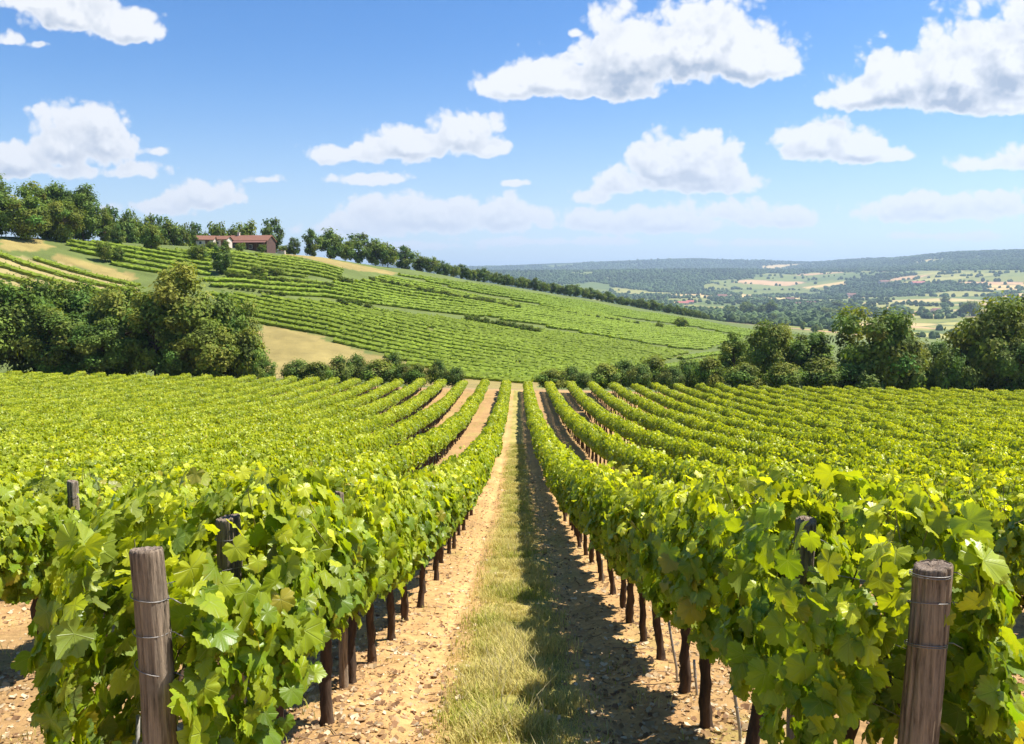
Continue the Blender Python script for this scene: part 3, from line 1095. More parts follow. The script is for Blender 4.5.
def rest_vines():
    n = len(REST)
    P = np.array([(v[4], v[5], z) for v, z in zip(REST, zs[298:])])
    me = bpy.data.meshes.new('vine_rows')
    me.vertices.add(n)
    me.vertices.foreach_set('co', P.astype(np.float32).ravel())
    a = me.attributes.new('rot', 'FLOAT_VECTOR', 'POINT')
    rot = np.zeros((n, 3), np.float32)
    rot[:, 2] = rng.integers(0, 2, n) * math.pi + rng.normal(size=n) * 0.06
    a.data.foreach_set('vector', rot.ravel())
    a = me.attributes.new('scl', 'FLOAT_VECTOR', 'POINT')
    s = np.ones((n, 3), np.float32)
    fade = 1 - 0.17 * ss(P[:, 1], 40, 88)
    s[:, 2] = rng.normal(1.0, .055, n).clip(.84, 1.13) * fade
    s[:, 0] = rng.uniform(.92, 1.14, n) * (1 + .12 * ss(P[:, 1], 30, 60))
    s[:, 1] = 1.03
    a.data.foreach_set('vector', s.ravel())
    a = me.attributes.new('var', 'INT', 'POINT')
    a.data.foreach_set('value', rng.integers(0, 60, n).astype(np.int32))
    me.update()
    me.materials.append(M_LEAF2)
    o = obj('vineyard_rows', me)
    tag(o, 'bright green vine rows filling the vineyard beyond the nearest vines', 'vine rows', kind='stuff')
    ng = bpy.data.node_groups.new('vine_rows', 'GeometryNodeTree')
    ng.interface.new_socket('Geometry', in_out='INPUT', socket_type='NodeSocketGeometry')
    ng.interface.new_socket('Geometry', in_out='OUTPUT', socket_type='NodeSocketGeometry')
    t = NT(ng)
    gi, go = t.new('NodeGroupInput'), t.new('NodeGroupOutput')
    fin = t.new('GeometryNodeJoinGeometry')

    def named(nm, typ):
        nd = t.new('GeometryNodeInputNamedAttribute', data_type=typ)
        nd.inputs['Name'].default_value = nm
        return nd.outputs['Attribute']
    for src in (lo_src, tr_src):
        jn = t.new('GeometryNodeJoinGeometry')
        for s_ in src.values():
            oi = t.new('GeometryNodeObjectInfo', transform_space='ORIGINAL')
            oi.inputs['Object'].default_value = s_
            oi.inputs['As Instance'].default_value = False
            g2i = t.new('GeometryNodeGeometryToInstance')
            t.l.new(oi.outputs['Geometry'], g2i.inputs[0])
            t.l.new(g2i.outputs[0], jn.inputs[0])
        ip = t.new('GeometryNodeInstanceOnPoints')
        t.l.new(gi.outputs[0], ip.inputs['Points'])
        t.l.new(jn.outputs[0], ip.inputs['Instance'])
        ip.inputs['Pick Instance'].default_value = True
        t.l.new(named('var', 'INT'), ip.inputs['Instance Index'])
        t.l.new(named('rot', 'FLOAT_VECTOR'), ip.inputs['Rotation'])
        t.l.new(named('scl', 'FLOAT_VECTOR'), ip.inputs['Scale'])
        t.l.new(ip.outputs[0], fin.inputs[0])
    t.l.new(fin.outputs[0], go.inputs[0])
    md = o.modifiers.new('rows', 'NODES')
    md.node_group = ng
    return o


rest_vines()

# ------------------------------------------------------------------ posts, wires, stakes


def wood_material(name, a, b, c):
    t = material(name)
    tc_ = t.new('ShaderNodeTexCoord')
    v = t.v('MULTIPLY', tc_.outputs['Object'], (1, 1, .06))
    n1_ = t.noise(v, 75, 8, 0.72)
    n2_ = t.noise(tc_.outputs['Object'], 5, 4, 0.6)
    n3_ = t.noise(t.v('MULTIPLY', tc_.outputs['Object'], (1, 1, .12)), 22, 3, 0.5)
    col = t.mix(t.mr(n1_.outputs['Fac'], .36, .64), (*a, 1), (*b, 1))
    col = t.mix(t.mr(n2_.outputs['Fac'], .45, .75), col, (*c, 1))
    crack = t.mr(n3_.outputs['Fac'], .30, .37, 1, 0)
    col = t.mix(t.m('MULTIPLY', crack, .8), col, (.02, .014, .01, 1))
    t.put(t.bsdf.inputs['Base Color'], col)
    t.bsdf.inputs['Roughness'].default_value = 0.88
    t.bsdf.inputs['Specular IOR Level'].default_value = 0.2
    bp = t.new('ShaderNodeBump')
    bp.inputs['Strength'].default_value = 1.0
    bp.inputs['Distance'].default_value = 0.012
    t.put(bp.inputs['Height'], t.m('SUBTRACT', n1_.outputs['Fac'], crack))
    t.l.new(bp.outputs[0], t.bsdf.inputs['Normal'])
    return t.mat


M_WOOD = wood_material('post_wood_mat', (.07, .052, .036), (.40, .30, .205), (.31, .245, .175))
M_WOOD2 = wood_material('grey_post_wood_mat', (.11, .085, .06), (.46, .37, .27), (.37, .31, .24))
M_END = wood_material('post_top_mat', (.20, .14, .10), (.36, .28, .21), (.28, .22, .17))


def make_post(label, x, y, top, rad, ties, seed, mat, lean=(0, 0), group=None):
    rg = np.random.default_rng(seed)
    z0 = H(x, y)[0]
    h = top - z0
    root = thing('vine_post', label, 'post', (x, y, z0), 0, group)
    k, n = 72, 46
    ang = np.arange(k) * 2 * math.pi / k
    groove = 1 + 0.035 * np.convolve(np.tile(rg.normal(size=k), 3), [.25, .5, .25], 'same')[k:2 * k] + 0.03 * np.sin(ang * 2 + seed) + 0.02 * np.sin(ang * 5 + seed * 2)
    cracks = rg.choice(k, 9, replace=False)
    zz = np.concatenate([np.linspace(-0.35, h - 0.02, n - 3), [h - 0.008, h, h]])
    V = []
    for i, z in enumerate(zz):
        f = 1 - 0.10 * np.clip(z / h, 0, 1)
        rr = rad * f * groove * (1 + 0.012 * rg.normal(size=k))
        for c in cracks:
            if (z / h) > rg.random() * 0.55 or z > 0.8 * h:
                rr[c] *= 0.84
        if i == n - 2:
            rr *= 0.95
        if i == n - 1:
            rr *= 0.90
        cx = lean[0] * z / h + 0.006 * math.sin(z * 5 + seed)
        cyy = lean[1] * z / h
        zj = z + (0.008 * np.sin(ang + seed) + 0.0012 * rg.normal(size=k)) * (1 if i >= n - 3 else 0)
        V.append(np.stack([cx + np.cos(ang) * rr, cyy + np.sin(ang) * rr, zj], 1))
    b = MB()
    VV = np.concatenate(V)
    i, j = np.meshgrid(np.arange(n - 1), np.arange(k), indexing='ij')
    Q = np.stack([i * k + j, i * k + (j + 1) % k, (i + 1) * k + (j + 1) % k, (i + 1) * k + j], -1).reshape(-1, 4)
    b.add(VV, None, Q)
    obj('post_shaft', b.mesh('post_shaft', mat, True), root)
    # worn end grain, slightly dished
    rings = [1.0, .75, .5, .25]
    last = V[-1]
    ctr = last.mean(0)
    E = [ctr + (last - ctr) * r_ + np.array([0, 0, 0.002 * rg.normal() - 0.010 * (1 - r_)]) + (rg.normal(size=(k, 3)) * [0, 0, .0025] if r_ < 1 else 0) for r_ in rings]
    EV = np.concatenate(E + [ctr[None] - [0, 0, .012]])
    m = len(rings)
    i, j = np.meshgrid(np.arange(m - 1), np.arange(k), indexing='ij')
    Q = np.stack([i * k + j, i * k + (j + 1) % k, (i + 1) * k + (j + 1) % k, (i + 1) * k + j], -1).reshape(-1, 4)
    T = [((m - 1) * k + q, (m - 1) * k + (q + 1) % k, m * k) for q in range(k)]
    e = MB()
    e.add(EV, T, Q)
    obj('post_top', e.mesh('post_top', M_END, True), root)
    for (dz, tilt, loops) in ties:
        w = MB()
        z = h - dz
        f = 1 - 0.10 * np.clip(z / h, 0, 1)
        a = np.linspace(0, 2 * math.pi * loops, 30 * loops)
        rr = rad * f * 1.05 + 0.0016
        cx, cyy = lean[0] * z / h, lean[1] * z / h
        pts = np.stack([cx + np.cos(a) * rr, cyy + np.sin(a) * rr, z + tilt * np.cos(a + seed) + 0.006 * a / 6.28], 1)
        w.tube(pts, 0.0018, 5)
        tail = np.array([pts[-1], pts[-1] + [0.02, -0.01, 0.004], pts[-1] + [0.05, -0.012, -0.012]])
        w.tube(tail, 0.0016, 5)
        obj('wire_tie', w.mesh('wire_tie', M_WIRE, True), root)
    return root


def post_at(u, v, Y):
    p = at(u, v, Y)
    return p[0], p[1], p[2]


for (label, (px, py, pz), rad, ties, seed, mat, lean) in POSTS:
    make_post(label, px, py, pz, rad, ties, seed, mat(), lean)

for side, y0, nm in ((-1, 2.42, 'left'), (1, 2.34, 'right')):
    for hgt, hn in ((0.76, 'lower'), (1.0, 'middle'), (1.2, 'top')):
        ys = np.concatenate([np.linspace(y0, 30, 90)])
        px0 = POSTS[0 if side < 0 else 1][1][0] + side * .06
        x = side * 1.2 + (px0 - side * 1.2) * np.clip(1 - (ys - y0) / 1.2, 0, 1)
        zz = H(x, ys) + hgt + 0.012 * np.sin(ys * 3.1)
        w = MB()
        w.tube(np.stack([x, ys, zz], 1), 0.0016, 4)
        tag(obj('trellis_wire', w.mesh('trellis_wire', M_WIRE, True)), f'{hn} thin steel trellis wire strung along the row edging the path on its {nm}', 'wire')


def stake(label, foot_uv, Y, top_uv, rad=0.009):
    p0, p1 = at(*foot_uv, Y), at(*top_uv, Y)
    g = H(p0[0], p0[1])[0]
    root = thing('vine_stake', label, 'stake', (p0[0], p0[1], g))
    b = MB()
    d = np.array([p1[0] - p0[0], 0, p1[2] - g])
    b.tube([np.array([0, 0, -.15]), d * .3 + [0.004, 0, 0], d * .7, d], rad, 8)
    obj('rod', b.mesh('rod', M_STAKE, True), root)
    t_ = MB()
    t_.tube([d * 0.62 + [rad * 1.3 * math.cos(a), rad * 1.3 * math.sin(a), 0] for a in np.linspace(0, 6.28, 12)], 0.0022, 5)
    obj('wire_tie', t_.mesh('wire_tie', M_WIRE, True), root)


stake('thin pale metal stake leaning beside trunks of the right row, nearer to the path', (679, 694), 5.75, (668, 618))
stake('thin grey metal rod beside second thick trunk at foot of right row', (697, 708), 5.3, (694, 660))
stake('thin metal stake at the foot of near right trunk by the frame bottom', (742, 742), 4.35, (733, 680))
stake('slender metal stake farther along the trunks of right row', (603, 590), 10.6, (602, 560))
stake('pale slanting stake low beside the thick post of left row', (128, 760), 2.75, (138, 715), 0.008)

# ------------------------------------------------------------------ grass, litter, clods on the ground


def grass_blades():
    rg = np.random.default_rng(41)
    n = 105000
    # density falls with distance
    y = 3.6 * (46 / 3.6) ** (rg.random(n) ** 1.05)
    x = rg.normal(size=n) * 0.24 - 0.02
    clump = fbm(x * 3.0, y * 3.0, 44, 3)
    keep = (np.abs(x) < 0.62) & (clump > 0.36 + 0.25 * rg.random(n) - 0.12)
    # tufts off the strip
    n2 = 22000
    y2 = 2.6 * (30 / 2.6) ** rg.random(n2)
    x2 = (rg.random(n2) * 2 - 1) * np.minimum(6, 0.7 * y2)
    k2 = fbm(x2 * 1.5, y2 * 1.5, 47, 4) > 0.63
    x = np.concatenate([x[keep], x2[k2]])
    y = np.concatenate([y[keep], y2[k2]])
    n = len(x)
    z = H(x, y, True) - 0.004
    sc = 1 + 0.05 * np.clip(y - 8, 0, 40) * 0.6
    h = (0.026 + 0.066 * rg.random(n) ** 1.6) * (0.45 + 1.3 * ss(fbm(x * 2.3, y * 2.3, 46, 3), .3, .7))
    tall = rg.random(n) < 0.02
    h[tall] *= 2.0
    w = (0.0022 + 0.0022 * rg.random(n)) * sc
    az, ln = rg.random(n) * 6.283, 0.25 + 0.6 * rg.random(n)
    d = np.stack([np.cos(az), np.sin(az), np.zeros(n)], 1)
    s = np.stack([-np.sin(az), np.cos(az), np.zeros(n)], 1)
    b = np.stack([x, y, z], 1)
    upv = np.array([0, 0, 1.0])
    mid = b + upv * (h * .6)[:, None] + d * (h * ln * .3)[:, None]
    tip = b + upv * (h * .95)[:, None] + d * (h * ln)[:, None]
    V = np.stack([b - s * w[:, None], b + s * w[:, None], mid + s * (w * .75)[:, None], mid - s * (w * .75)[:, None], tip], 1).reshape(-1, 3)
    o = (np.arange(n) * 5)[:, None]
    Q = np.array([[0, 1, 2, 3]]) + o
    T = np.array([[3, 2, 4]]) + o
    g = np.array([.36, .38, .055]) * (0.7 + 0.6 * rg.random((n, 1)))
    dry = np.array([.62, .53, .17]) * (0.75 + 0.5 * rg.random((n, 1)))
    pr_ = .32 + ss(fbm(x * 1.2, y * 1.2, 49, 3), 0.34, 0.62)[:, None] * 0.62
    C = np.where(rg.random((n, 1)) < pr_, dry, g)
    C[tall] = np.array([.50, .43, .22])
    me = mesh_np('grass', V, [T, Q], attr_material('grass_mat', 0.7, 0.2, 0.35), np.repeat(C, 5, 0), None, False)
    tag(obj('grass', me), 'short green and straw coloured grass along the middle of the path', 'grass', kind='stuff')


def litter():
    rg = np.random.default_rng(51)
    n = 34000
    y = 2.6 * (32 / 2.6) ** (rg.random(n))
    lim = np.minimum(7, 0.75 * y)
    x = (rg.random(n) * 2 - 1) * lim
    q = np.abs((x - 1.2) / 2.4 - np.round((x - 1.2) / 2.4)) * 2.4
    keep = rg.random(n) < np.where(q < 0.62, 1.0, np.where(q < 0.8, 0.45, 0.10))
    x, y = x[keep], y[keep]
    n = len(x)
    z = H(x, y, True) + 0.004
    sz = (0.008 + 0.020 * rg.random(n) ** 2.2) * (1 + 0.02 * y)
    V, az = [], rg.random(n) * 6.283
    tilt = rg.normal(size=n) * 0.5
    asp = 0.35 + 0.6 * rg.random(n)
    lx, ly = np.array([-1, 0, 1, 1, 0, -1.]), np.array([-.7, -1, -.5, .6, 1, .7])
    cur = 0.3 + 0.5 * rg.random(n)
    for i in range(6):
        px, py = lx[i] * sz, ly[i] * sz * asp
        pz = cur * np.abs(lx[i]) * sz * 0.6 + np.sin(tilt) * py + sz * 0.12
        V.append(np.stack([x + px * np.cos(az) - py * np.sin(az), y + px * np.sin(az) + py * np.cos(az), z + pz], 1))
    V = np.stack(V, 1).reshape(-1, 3)
    o = (np.arange(n) * 6)[:, None]
    Q = np.concatenate([np.array([[0, 1, 4, 5]]) + o, np.array([[1, 2, 3, 4]]) + o])
    pal = np.array([(.46, .29, .14), (.56, .40, .22), (.36, .22, .11), (.66, .53, .34), (.26, .15, .08)])
    C = pal[rg.integers(0, 5, n)] * (0.7 + 0.5 * rg.random((n, 1)))
    me = mesh_np('leaf_litter', V, [Q], attr_material('litter_mat', 0.95, 0.04, 0.2), np.repeat(C, 6, 0), None, False)
    tag(obj('leaf_litter', me), 'dry brown leaf scraps scattered on bare soil under the vines', 'leaf litter', kind='stuff')


def clods():
    rg = np.random.default_rng(61)
    phi = (1 + 5 ** .5) / 2
    I = norm(np.array([(-1, phi, 0), (1, phi, 0), (-1, -phi, 0), (1, -phi, 0), (0, -1, phi), (0, 1, phi), (0, -1, -phi), (0, 1, -phi), (phi, 0, -1), (phi, 0, 1), (-phi, 0, -1), (-phi, 0, 1)]))
    FT = np.array([(0, 11, 5), (0, 5, 1), (0, 1, 7), (0, 7, 10), (0, 10, 11), (1, 5, 9), (5, 11, 4), (11, 10, 2), (10, 7, 6), (7, 1, 8), (3, 9, 4), (3, 4, 2), (3, 2, 6), (3, 6, 8), (3, 8, 9), (4, 9, 5), (2, 4, 11), (6, 2, 10), (8, 6, 7), (9, 8, 1)])
    n = 9000
    y = 2.6 * (26 / 2.6) ** rg.random(n)
    x = (rg.random(n) * 2 - 1) * np.minimum(6, 0.72 * y)
    q = np.abs((x - 1.2) / 2.4 - np.round((x - 1.2) / 2.4)) * 2.4
    keep = (np.abs(x) > 0.42) & (rg.random(n) < np.where(q < 0.75, 1, .35))
    x, y = x[keep], y[keep]
    n = len(x)
    s = 0.006 + 0.020 * rg.random(n) ** 3.5
    z = H(x, y, True) + s * 0.1
    V = (np.stack([x, y, z], 1)[:, None] + I[None] * (s[:, None] * (0.7 + 0.6 * rg.random((n, 12))))[:, :, None] * np.array([1, 1, .65])).reshape(-1, 3)
    T = (FT[None] + (np.arange(n) * 12)[:, None, None]).reshape(-1, 3)
    C = np.array([.44, .30, .17]) * (0.65 + 0.6 * rg.random((n, 1)))
    me = mesh_np('soil_clods', V, [T], attr_material('clod_mat', 0.95, 0.1), np.repeat(C, 12, 0), None, True)
    tag(obj('soil_clods', me), 'small crumbs and stones of pale brown soil beside the vine rows', 'soil clods', kind='stuff')


def twigs():
    rg = np.random.default_rng(71)
    b = MB()
    for i in range(420):
        y = 2.8 * (22 / 2.8) ** rg.random()
        x = (1.2 if rg.random() < .5 else -1.2) + rg.normal() * .34
        if abs(x) < .5:
            continue
        L, a = rg.uniform(.04, .20), rg.random() * 6.28
        d = np.array([math.cos(a), math.sin(a)]) * L
        t = np.linspace(-.5, .5, 4)
        px, py = x + d[0] * t + .012 * rg.normal(size=4), y + d[1] * t + .012 * rg.normal(size=4)
        pz = H(px, py, True) + .006 + .006 * rg.random(4)
        b.tube(np.stack([px, py, pz], 1), rg.uniform(.0018, .0042), 5, 0, True, np.array([.30, .20, .12]) * rg.uniform(.5, 1.4))
    tag(obj('vine_prunings', b.mesh('vine_prunings', attr_material('twig_mat', .9, .1), True, True)), 'dry brown twigs and prunings lying on soil below the vines', 'prunings', kind='stuff')


grass_blades()
twigs()
litter()
clods()

# ------------------------------------------------------------------ trees


def make_tree_mesh(seed, width, base, n_cl, per, leaf, hue, trunk_r=0.02, cl_r=(.085, .15), top=1.0):
    """tree of height 1; returns trunk mesh and crown mesh"""
    rg = np.random.default_rng(seed)
    b = MB()
    c0 = (base + top) / 2
    rz = (top - base) / 2
    pts = np.array([[0, 0, -0.03], [0.006 * rg.normal(), 0.006 * rg.normal(), base * 0.6 + .02], [0.015 * rg.normal(), 0.015 * rg.normal(), c0], [0.02 * rg.normal(), 0.02 * rg.normal(), c0 + rz * .6]])
    b.tube(pts, [trunk_r * 1.3, trunk_r, trunk_r * .6, trunk_r * .2], 8, .05, seed=seed)
    cen = []
    lob = rg.normal(size=(5, 3))
    for i in range(n_cl):
        d = rg.normal(size=3)
        d /= np.linalg.norm(d)
        lump = 1 + 0.20 * max(0, (norm(lob) @ d).max() - 0.4) - 0.14 * rg.random()
        r = (0.35 + 0.65 * rg.random() ** 0.45) * lump
        p = np.array([d[0] * width / 2, d[1] * width / 2, d[2] * rz]) * r
        if p[2] < 0:
            p[:2] *= 1.0 - 0.25 * (-p[2] / rz)
        cen.append(p * (1 - 0.12) + [0, 0, c0])
    cen = np.array(cen)
    for i in rg.permutation(n_cl)[:14]:
        s0 = np.array([0, 0, max(0.03, min(cen[i][2] - 0.12, c0))])
        mid = (s0 + cen[i]) / 2 + np.array([0, 0, -0.015])
        b.tube([s0, mid, cen[i]], [trunk_r * .55, trunk_r * .38, trunk_r * .14], 6, 0, False, seed=i)
    P, N, C = [], [], []
    for p in cen:
        r = rg.uniform(*cl_r)
        m = int(per * (r / np.mean(cl_r)) ** 2)
        d = norm(rg.normal(size=(m, 3)))
        rr = r * (0.35 + 0.65 * rg.random(m) ** 0.5) * (1 + 0.25 * rg.normal(size=m))
        q = p + d * rr[:, None] * np.array([1, 1, .78])
        P.append(q)
        out = norm(q - [0, 0, c0 - 0.2])
        N.append(d * .55 + out * .5 + np.array([0, 0, .34]) + 0.36 * rg.normal(size=(m, 3)))
        hv = 1 + 0.22 * rg.normal()
        tint = np.array(hue) * np.array([1 + .12 * rg.normal(), 1, 1]) * hv
        C.append(tint * (1 + 0.22 * rg.normal(size=(m, 1))).clip(.5, 1.6))
    P, N, C = np.concatenate(P), norm(np.concatenate(N)), np.concatenate(C).clip(0.008, .3)
    k = P[:, 2] > 0.01
    P, N, C = P[k], N[k], C[k]
    n = len(P)
    t = norm(np.cross(N, norm(rg.normal(size=(n, 3)))))
    bb = np.cross(N, t)
    s = (leaf * rg.uniform(.45, 1.5, n))[:, None]
    V = np.stack([P - t * s, P - bb * s * .6 + N * s * .15, P + t * s, P + bb * s * .6 + N * s * .15], 1).reshape(-1, 3)
    Q = (np.arange(n) * 4)[:, None] + np.array([[0, 1, 2, 3]])
    return b.mesh('tree_trunk', M_TBARK, True), mesh_np('tree_crown', V, [Q], M_TREE, np.repeat(C, 4, 0), None, False)


G1, G2, G3, G4 = (.155, .210, .028), (.125, .180, .028), (.205, .250, .034), (.105, .158, .028)
TREES = {
    'oak_a': make_tree_mesh(1, .95, .0, 76, 220, .020, G1),
    'oak_b': make_tree_mesh(2, .85, .0, 72, 220, .020, G2),
    'oak_c': make_tree_mesh(3, .90, .0, 66, 220, .020, G3),
    'tall_a': make_tree_mesh(4, .62, .0, 50, 200, .018, G1, cl_r=(.07, .12)),
    'tall_b': make_tree_mesh(5, .55, .0, 50, 200, .018, G4, cl_r=(.07, .12)),
    'loose': make_tree_mesh(6, .84, .06, 62, 170, .018, G3, trunk_r=.026, cl_r=(.06, .12)),
    'shrub_a': make_tree_mesh(7, 1.25, .0, 36, 150, .036, G2, cl_r=(.14, .24)),
    'shrub_b': make_tree_mesh(8, 1.05, .0, 34, 150, .036, G3, cl_r=(.14, .24)),
    'shrub_c': make_tree_mesh(17, 1.3, .0, 40, 150, .034, (.15, .19, .035), cl_r=(.13, .24)),
    'far_a': make_tree_mesh(9, .90, .0, 42, 70, .036, G4, cl_r=(.10, .17)),
    'far_b': make_tree_mesh(10, .78, .0, 42, 70, .036, G2, cl_r=(.10, .17)),
    'far_c': make_tree_mesh(11, 1.1, .0, 42, 70, .040, G1, cl_r=(.12, .19)),
}
WREF = {'oak_a': .95, 'oak_b': .85, 'oak_c': .90, 'tall_a': .62, 'tall_b': .55, 'loose': .80, 'shrub_a': 1.25, 'shrub_b': 1.05, 'shrub_c': 1.3, 'far_a': .9, 'far_b': .78, 'far_c': 1.1}


def plant_tree(kind, u, vtop, Y, wpx, label, group=None, name='tree', cat='tree', zoff=0.0, gx=None):
    p = at(u, vtop, Y)
    X = p[0]
    g = H(X, Y)[0]
    h = max(p[2] - g, 0.5) * 1.08
    w = wpx * Y / F
    root = thing(name, label, cat, (X, Y, g - 0.02 * h), random.uniform(0, 6.28), group)
    sx = (w / WREF[kind]) * 0.92
    root.scale = (sx, sx, h)
    obj('trunk', TREES[kind][0], root)
    obj('crown', TREES[kind][1], root)
    return root


GL = 'trees of the dense clump beyond the left of the near vineyard'
for kind, u, v, Y, w, lab in [
    ('oak_b', -28, 292, 104, 100, 'dense dark tree cut by the left frame edge in clump behind near vineyard'),
    ('oak_a', 28, 274, 108, 96, 'broad rounded tree at the left of clump behind the near vineyard'),
    ('oak_b', 78, 286, 112, 84, 'dark mid height tree second from left in the clump behind near vineyard'),
    ('oak_c', 122, 284, 108, 84, 'paler green broad tree in the middle of clump behind near vineyard'),
    ('loose', 182, 263, 104, 100, 'tallest open crowned tree with visible dark trunk at right of left clump'),
    ('oak_a', 226, 296, 106, 72, 'rounded tree just right of the tallest tree in left clump'),
    ('tall_a', 152, 300, 101, 58, 'narrow leafy tree in front of tallest tree, left clump'),
    ('oak_b', 55, 310, 101, 76, 'low dark bushy tree at the front foot of left clump'),
    ('oak_c', 205, 318, 100, 66, 'low pale leafed tree at the front right of left clump'),
    ('oak_b', 100, 322, 99.5, 66, 'squat dark tree low in the front middle of left clump'),
]:
    plant_tree(kind, u, v, Y, w, lab, GL)
plant_tree('shrub_a', 174, 346, 98.5, 44, 'low dark bush under the tallest tree of left clump', GL, 'shrub', 'shrub')
plant_tree('shrub_b', 248, 334, 103, 40, 'rounded bush at the right edge of the left tree clump', GL, 'shrub', 'shrub')
plant_tree('shrub_a', 264, 360, 100, 26, 'small low bush between left tree clump and dry ochre meadow', None, 'shrub', 'shrub')

GR = 'trees of the line beyond the right of the near vineyard'
for kind, u, v, Y, w, lab in [
    ('tall_a', 734, 337, 122, 38, 'small slim tree at the left end of right tree line'),
    ('oak_c', 772, 320, 114, 54, 'rounded yellow green tree second in the right tree line'),
    ('tall_b', 812, 328, 112, 46, 'dark slim tree left of the biggest tree in right line'),
    ('oak_a', 874, 304, 107, 96, 'biggest broad tree in the middle of right tree line'),
    ('tall_b', 934, 337, 118, 40, 'narrow dark tree just right of the biggest tree, right line'),
    ('oak_b', 975, 338, 112, 56, 'dark rounded lower tree before the tall trees at right edge'),
    ('oak_c', 1003, 294, 108, 92, 'tall bright topped tree near the right frame edge'),
    ('oak_b', 1048, 288, 112, 100, 'large dark tree cut by the right frame edge'),
    ('oak_b', 1022, 340, 103, 60, 'low dark tree at the foot of tall trees, right edge'),
    ('loose', 902, 330, 112, 56, 'loose mid green tree tucked against right side of biggest tree'),
]:
    plant_tree(kind, u, v, Y, w, lab, GR)
for kind, u, v, Y, w, lab in [
    ('shrub_b', 822, 362, 103, 46, 'pale bright bush at the foot of dark slim tree, right line'),
    ('shrub_b', 915, 355, 106, 40, 'light green bush between biggest tree and dark rounded tree, right line'),
    ('shrub_a', 858, 360, 104, 60, 'dark bush at the foot of biggest tree in right line'),
    ('shrub_a', 952, 352, 105, 46, 'dark bush filling the gap near right end of tree line'),
    ('shrub_b', 710, 360, 110, 34, 'rounded mid green bush just left of right tree line'),
    ('shrub_a', 690, 362, 116, 34, 'low dark bush second left of the right tree line'),
    ('shrub_b', 745, 366, 104, 44, 'wide pale low bush before the slim tree at left of right line'),
    ('shrub_b', 785, 366, 103, 40, 'low pale bush under the yellow green tree, right line'),
]:
    plant_tree(kind, u, v, Y, w, lab, GR, 'shrub', 'shrub')

for i, (u, v, Y, w) in enumerate([(298, 357, 103, 36), (318, 360, 102, 26), (338, 354, 108, 34), (358, 352, 112, 30), (378, 358, 106, 34), (393, 350, 116, 26), (405, 361, 105, 26), (418, 362, 104, 24), (437, 357, 106, 22), (455, 364, 104, 24), 
                                  (552, 367, 104, 30), (570, 363, 108, 26), (584, 369, 103, 22), (604, 362, 112, 30), (624, 357, 116, 34), (640, 362, 110, 28), (655, 355, 118, 34), (672, 364, 112, 28)]):
    near_row = 'left of the path end' if u < 517 else 'right of the path end'
    labs = {298: 'low green bush beside the ochre meadow at the foot of the hill', 393: 'tallest dark bush of the hedge left of the path end',
            437: 'rounded dark bush standing apart in the hedge left of the path end', 455: 'low bush nearest the left of the path end',
            552: 'low bush nearest the right of the path end', 655: 'tallest bush in the hedge right of the path end'}
    lab = labs.get(u, f'green bush in the low hedge {near_row} below the hill')
    plant_tree(['shrub_c', 'shrub_b', 'shrub_c'][i % 3], u, v + 4, Y, w * 1.15, lab, f'bushes of the hedge {near_row}', 'shrub', 'shrub')


def ridge_y(u):
    return float(np.interp(u, UC, [k[0] for k in K3]))


for kind, u, v, dY, w, lab in [
    ('oak_b', -12, 178, 0, 64, 'tall dark tree cut by the left frame edge on hilltop'),
    ('oak_a', 20, 194, -6, 58, 'rounded tree at front of hilltop wood beside the bare ochre patch'),
    ('oak_a', 42, 180, 6, 60, 'tallest broad tree in the hilltop wood at upper left'),
    ('oak_b', 80, 188, -4, 52, 'big dark tree at right end of the tall hilltop wood'),
    ('oak_c', 62, 200, -8, 40, 'lower leafy tree between two large trees of hilltop wood'),
    ('tall_a', 104, 212, 4, 22, 'small slim tree right after the tall hilltop wood'),
]:
    plant_tree(kind, u, v, ridge_y(u) + dY, w, lab, 'trees of the hilltop wood')
for i, (u, v, w) in enumerate([(112, 208, 26), (126, 210, 26), (141, 213, 26), (155, 216, 24), (168, 217, 24), (182, 221, 22), (196, 224, 22)]):
    plant_tree('far_' + 'abc'[i % 3], u, v, ridge_y(u) + 12, w, 'dark rounded tree in the belt along hilltop left of the farmhouse', 'tree belt on the hilltop left of the farmhouse')
for kind, u, v, dY, w, lab in [
    ('far_c', 217, 220, 10, 26, 'rounded yellowish tree behind the pale sheds by the farmhouse'),
    ('far_c', 241, 219, 12, 34, 'broad tree behind the roof of the farmhouse'),
    ('far_a', 271, 219, -3, 25, 'tall round crowned tree standing at right end of farmhouse'),
    ('far_b', 195, 235, -4, 8, 'small dark cypress-like tree before the left shed'),
    ('far_a', 294, 238, 4, 14, 'small tree alone on the bare ridge right of farmhouse'),
    ('far_c', 284, 244, 8, 20, 'low bushy tree on ridge just right of the farmhouse'),
    ('far_a', 312, 230, 0, 22, 'left tree of the tall pair on the ridge'),
    ('far_b', 330, 229, 4, 30, 'broad tall tree on ridge, right of the pair'),
    ('far_c', 345, 239, -2, 22, 'shorter tree leaning against the right of ridge pair'),
]:
    plant_tree(kind, u, v, ridge_y(u) + dY, w, lab, 'trees around the farmhouse and ridge')
u = 358.0
i = 0
while u < 705:
    hpx = np.interp(u, [358, 400, 440, 520, 600, 700], [24, 20, 14, 12, 10, 7]) * random.uniform(.75, 1.2)
    vr = float(np.interp(u, UC, [k[1] for k in K3]))
    plant_tree('far_' + 'abc'[i % 3], u, vr - hpx, ridge_y(u) + random.uniform(-8, 10), hpx * random.uniform(.9, 1.3),
               'small dark green tree in the line following the descending ridge', 'trees along the descending ridge')
    u += hpx * random.uniform(.40, .72)
    i += 1

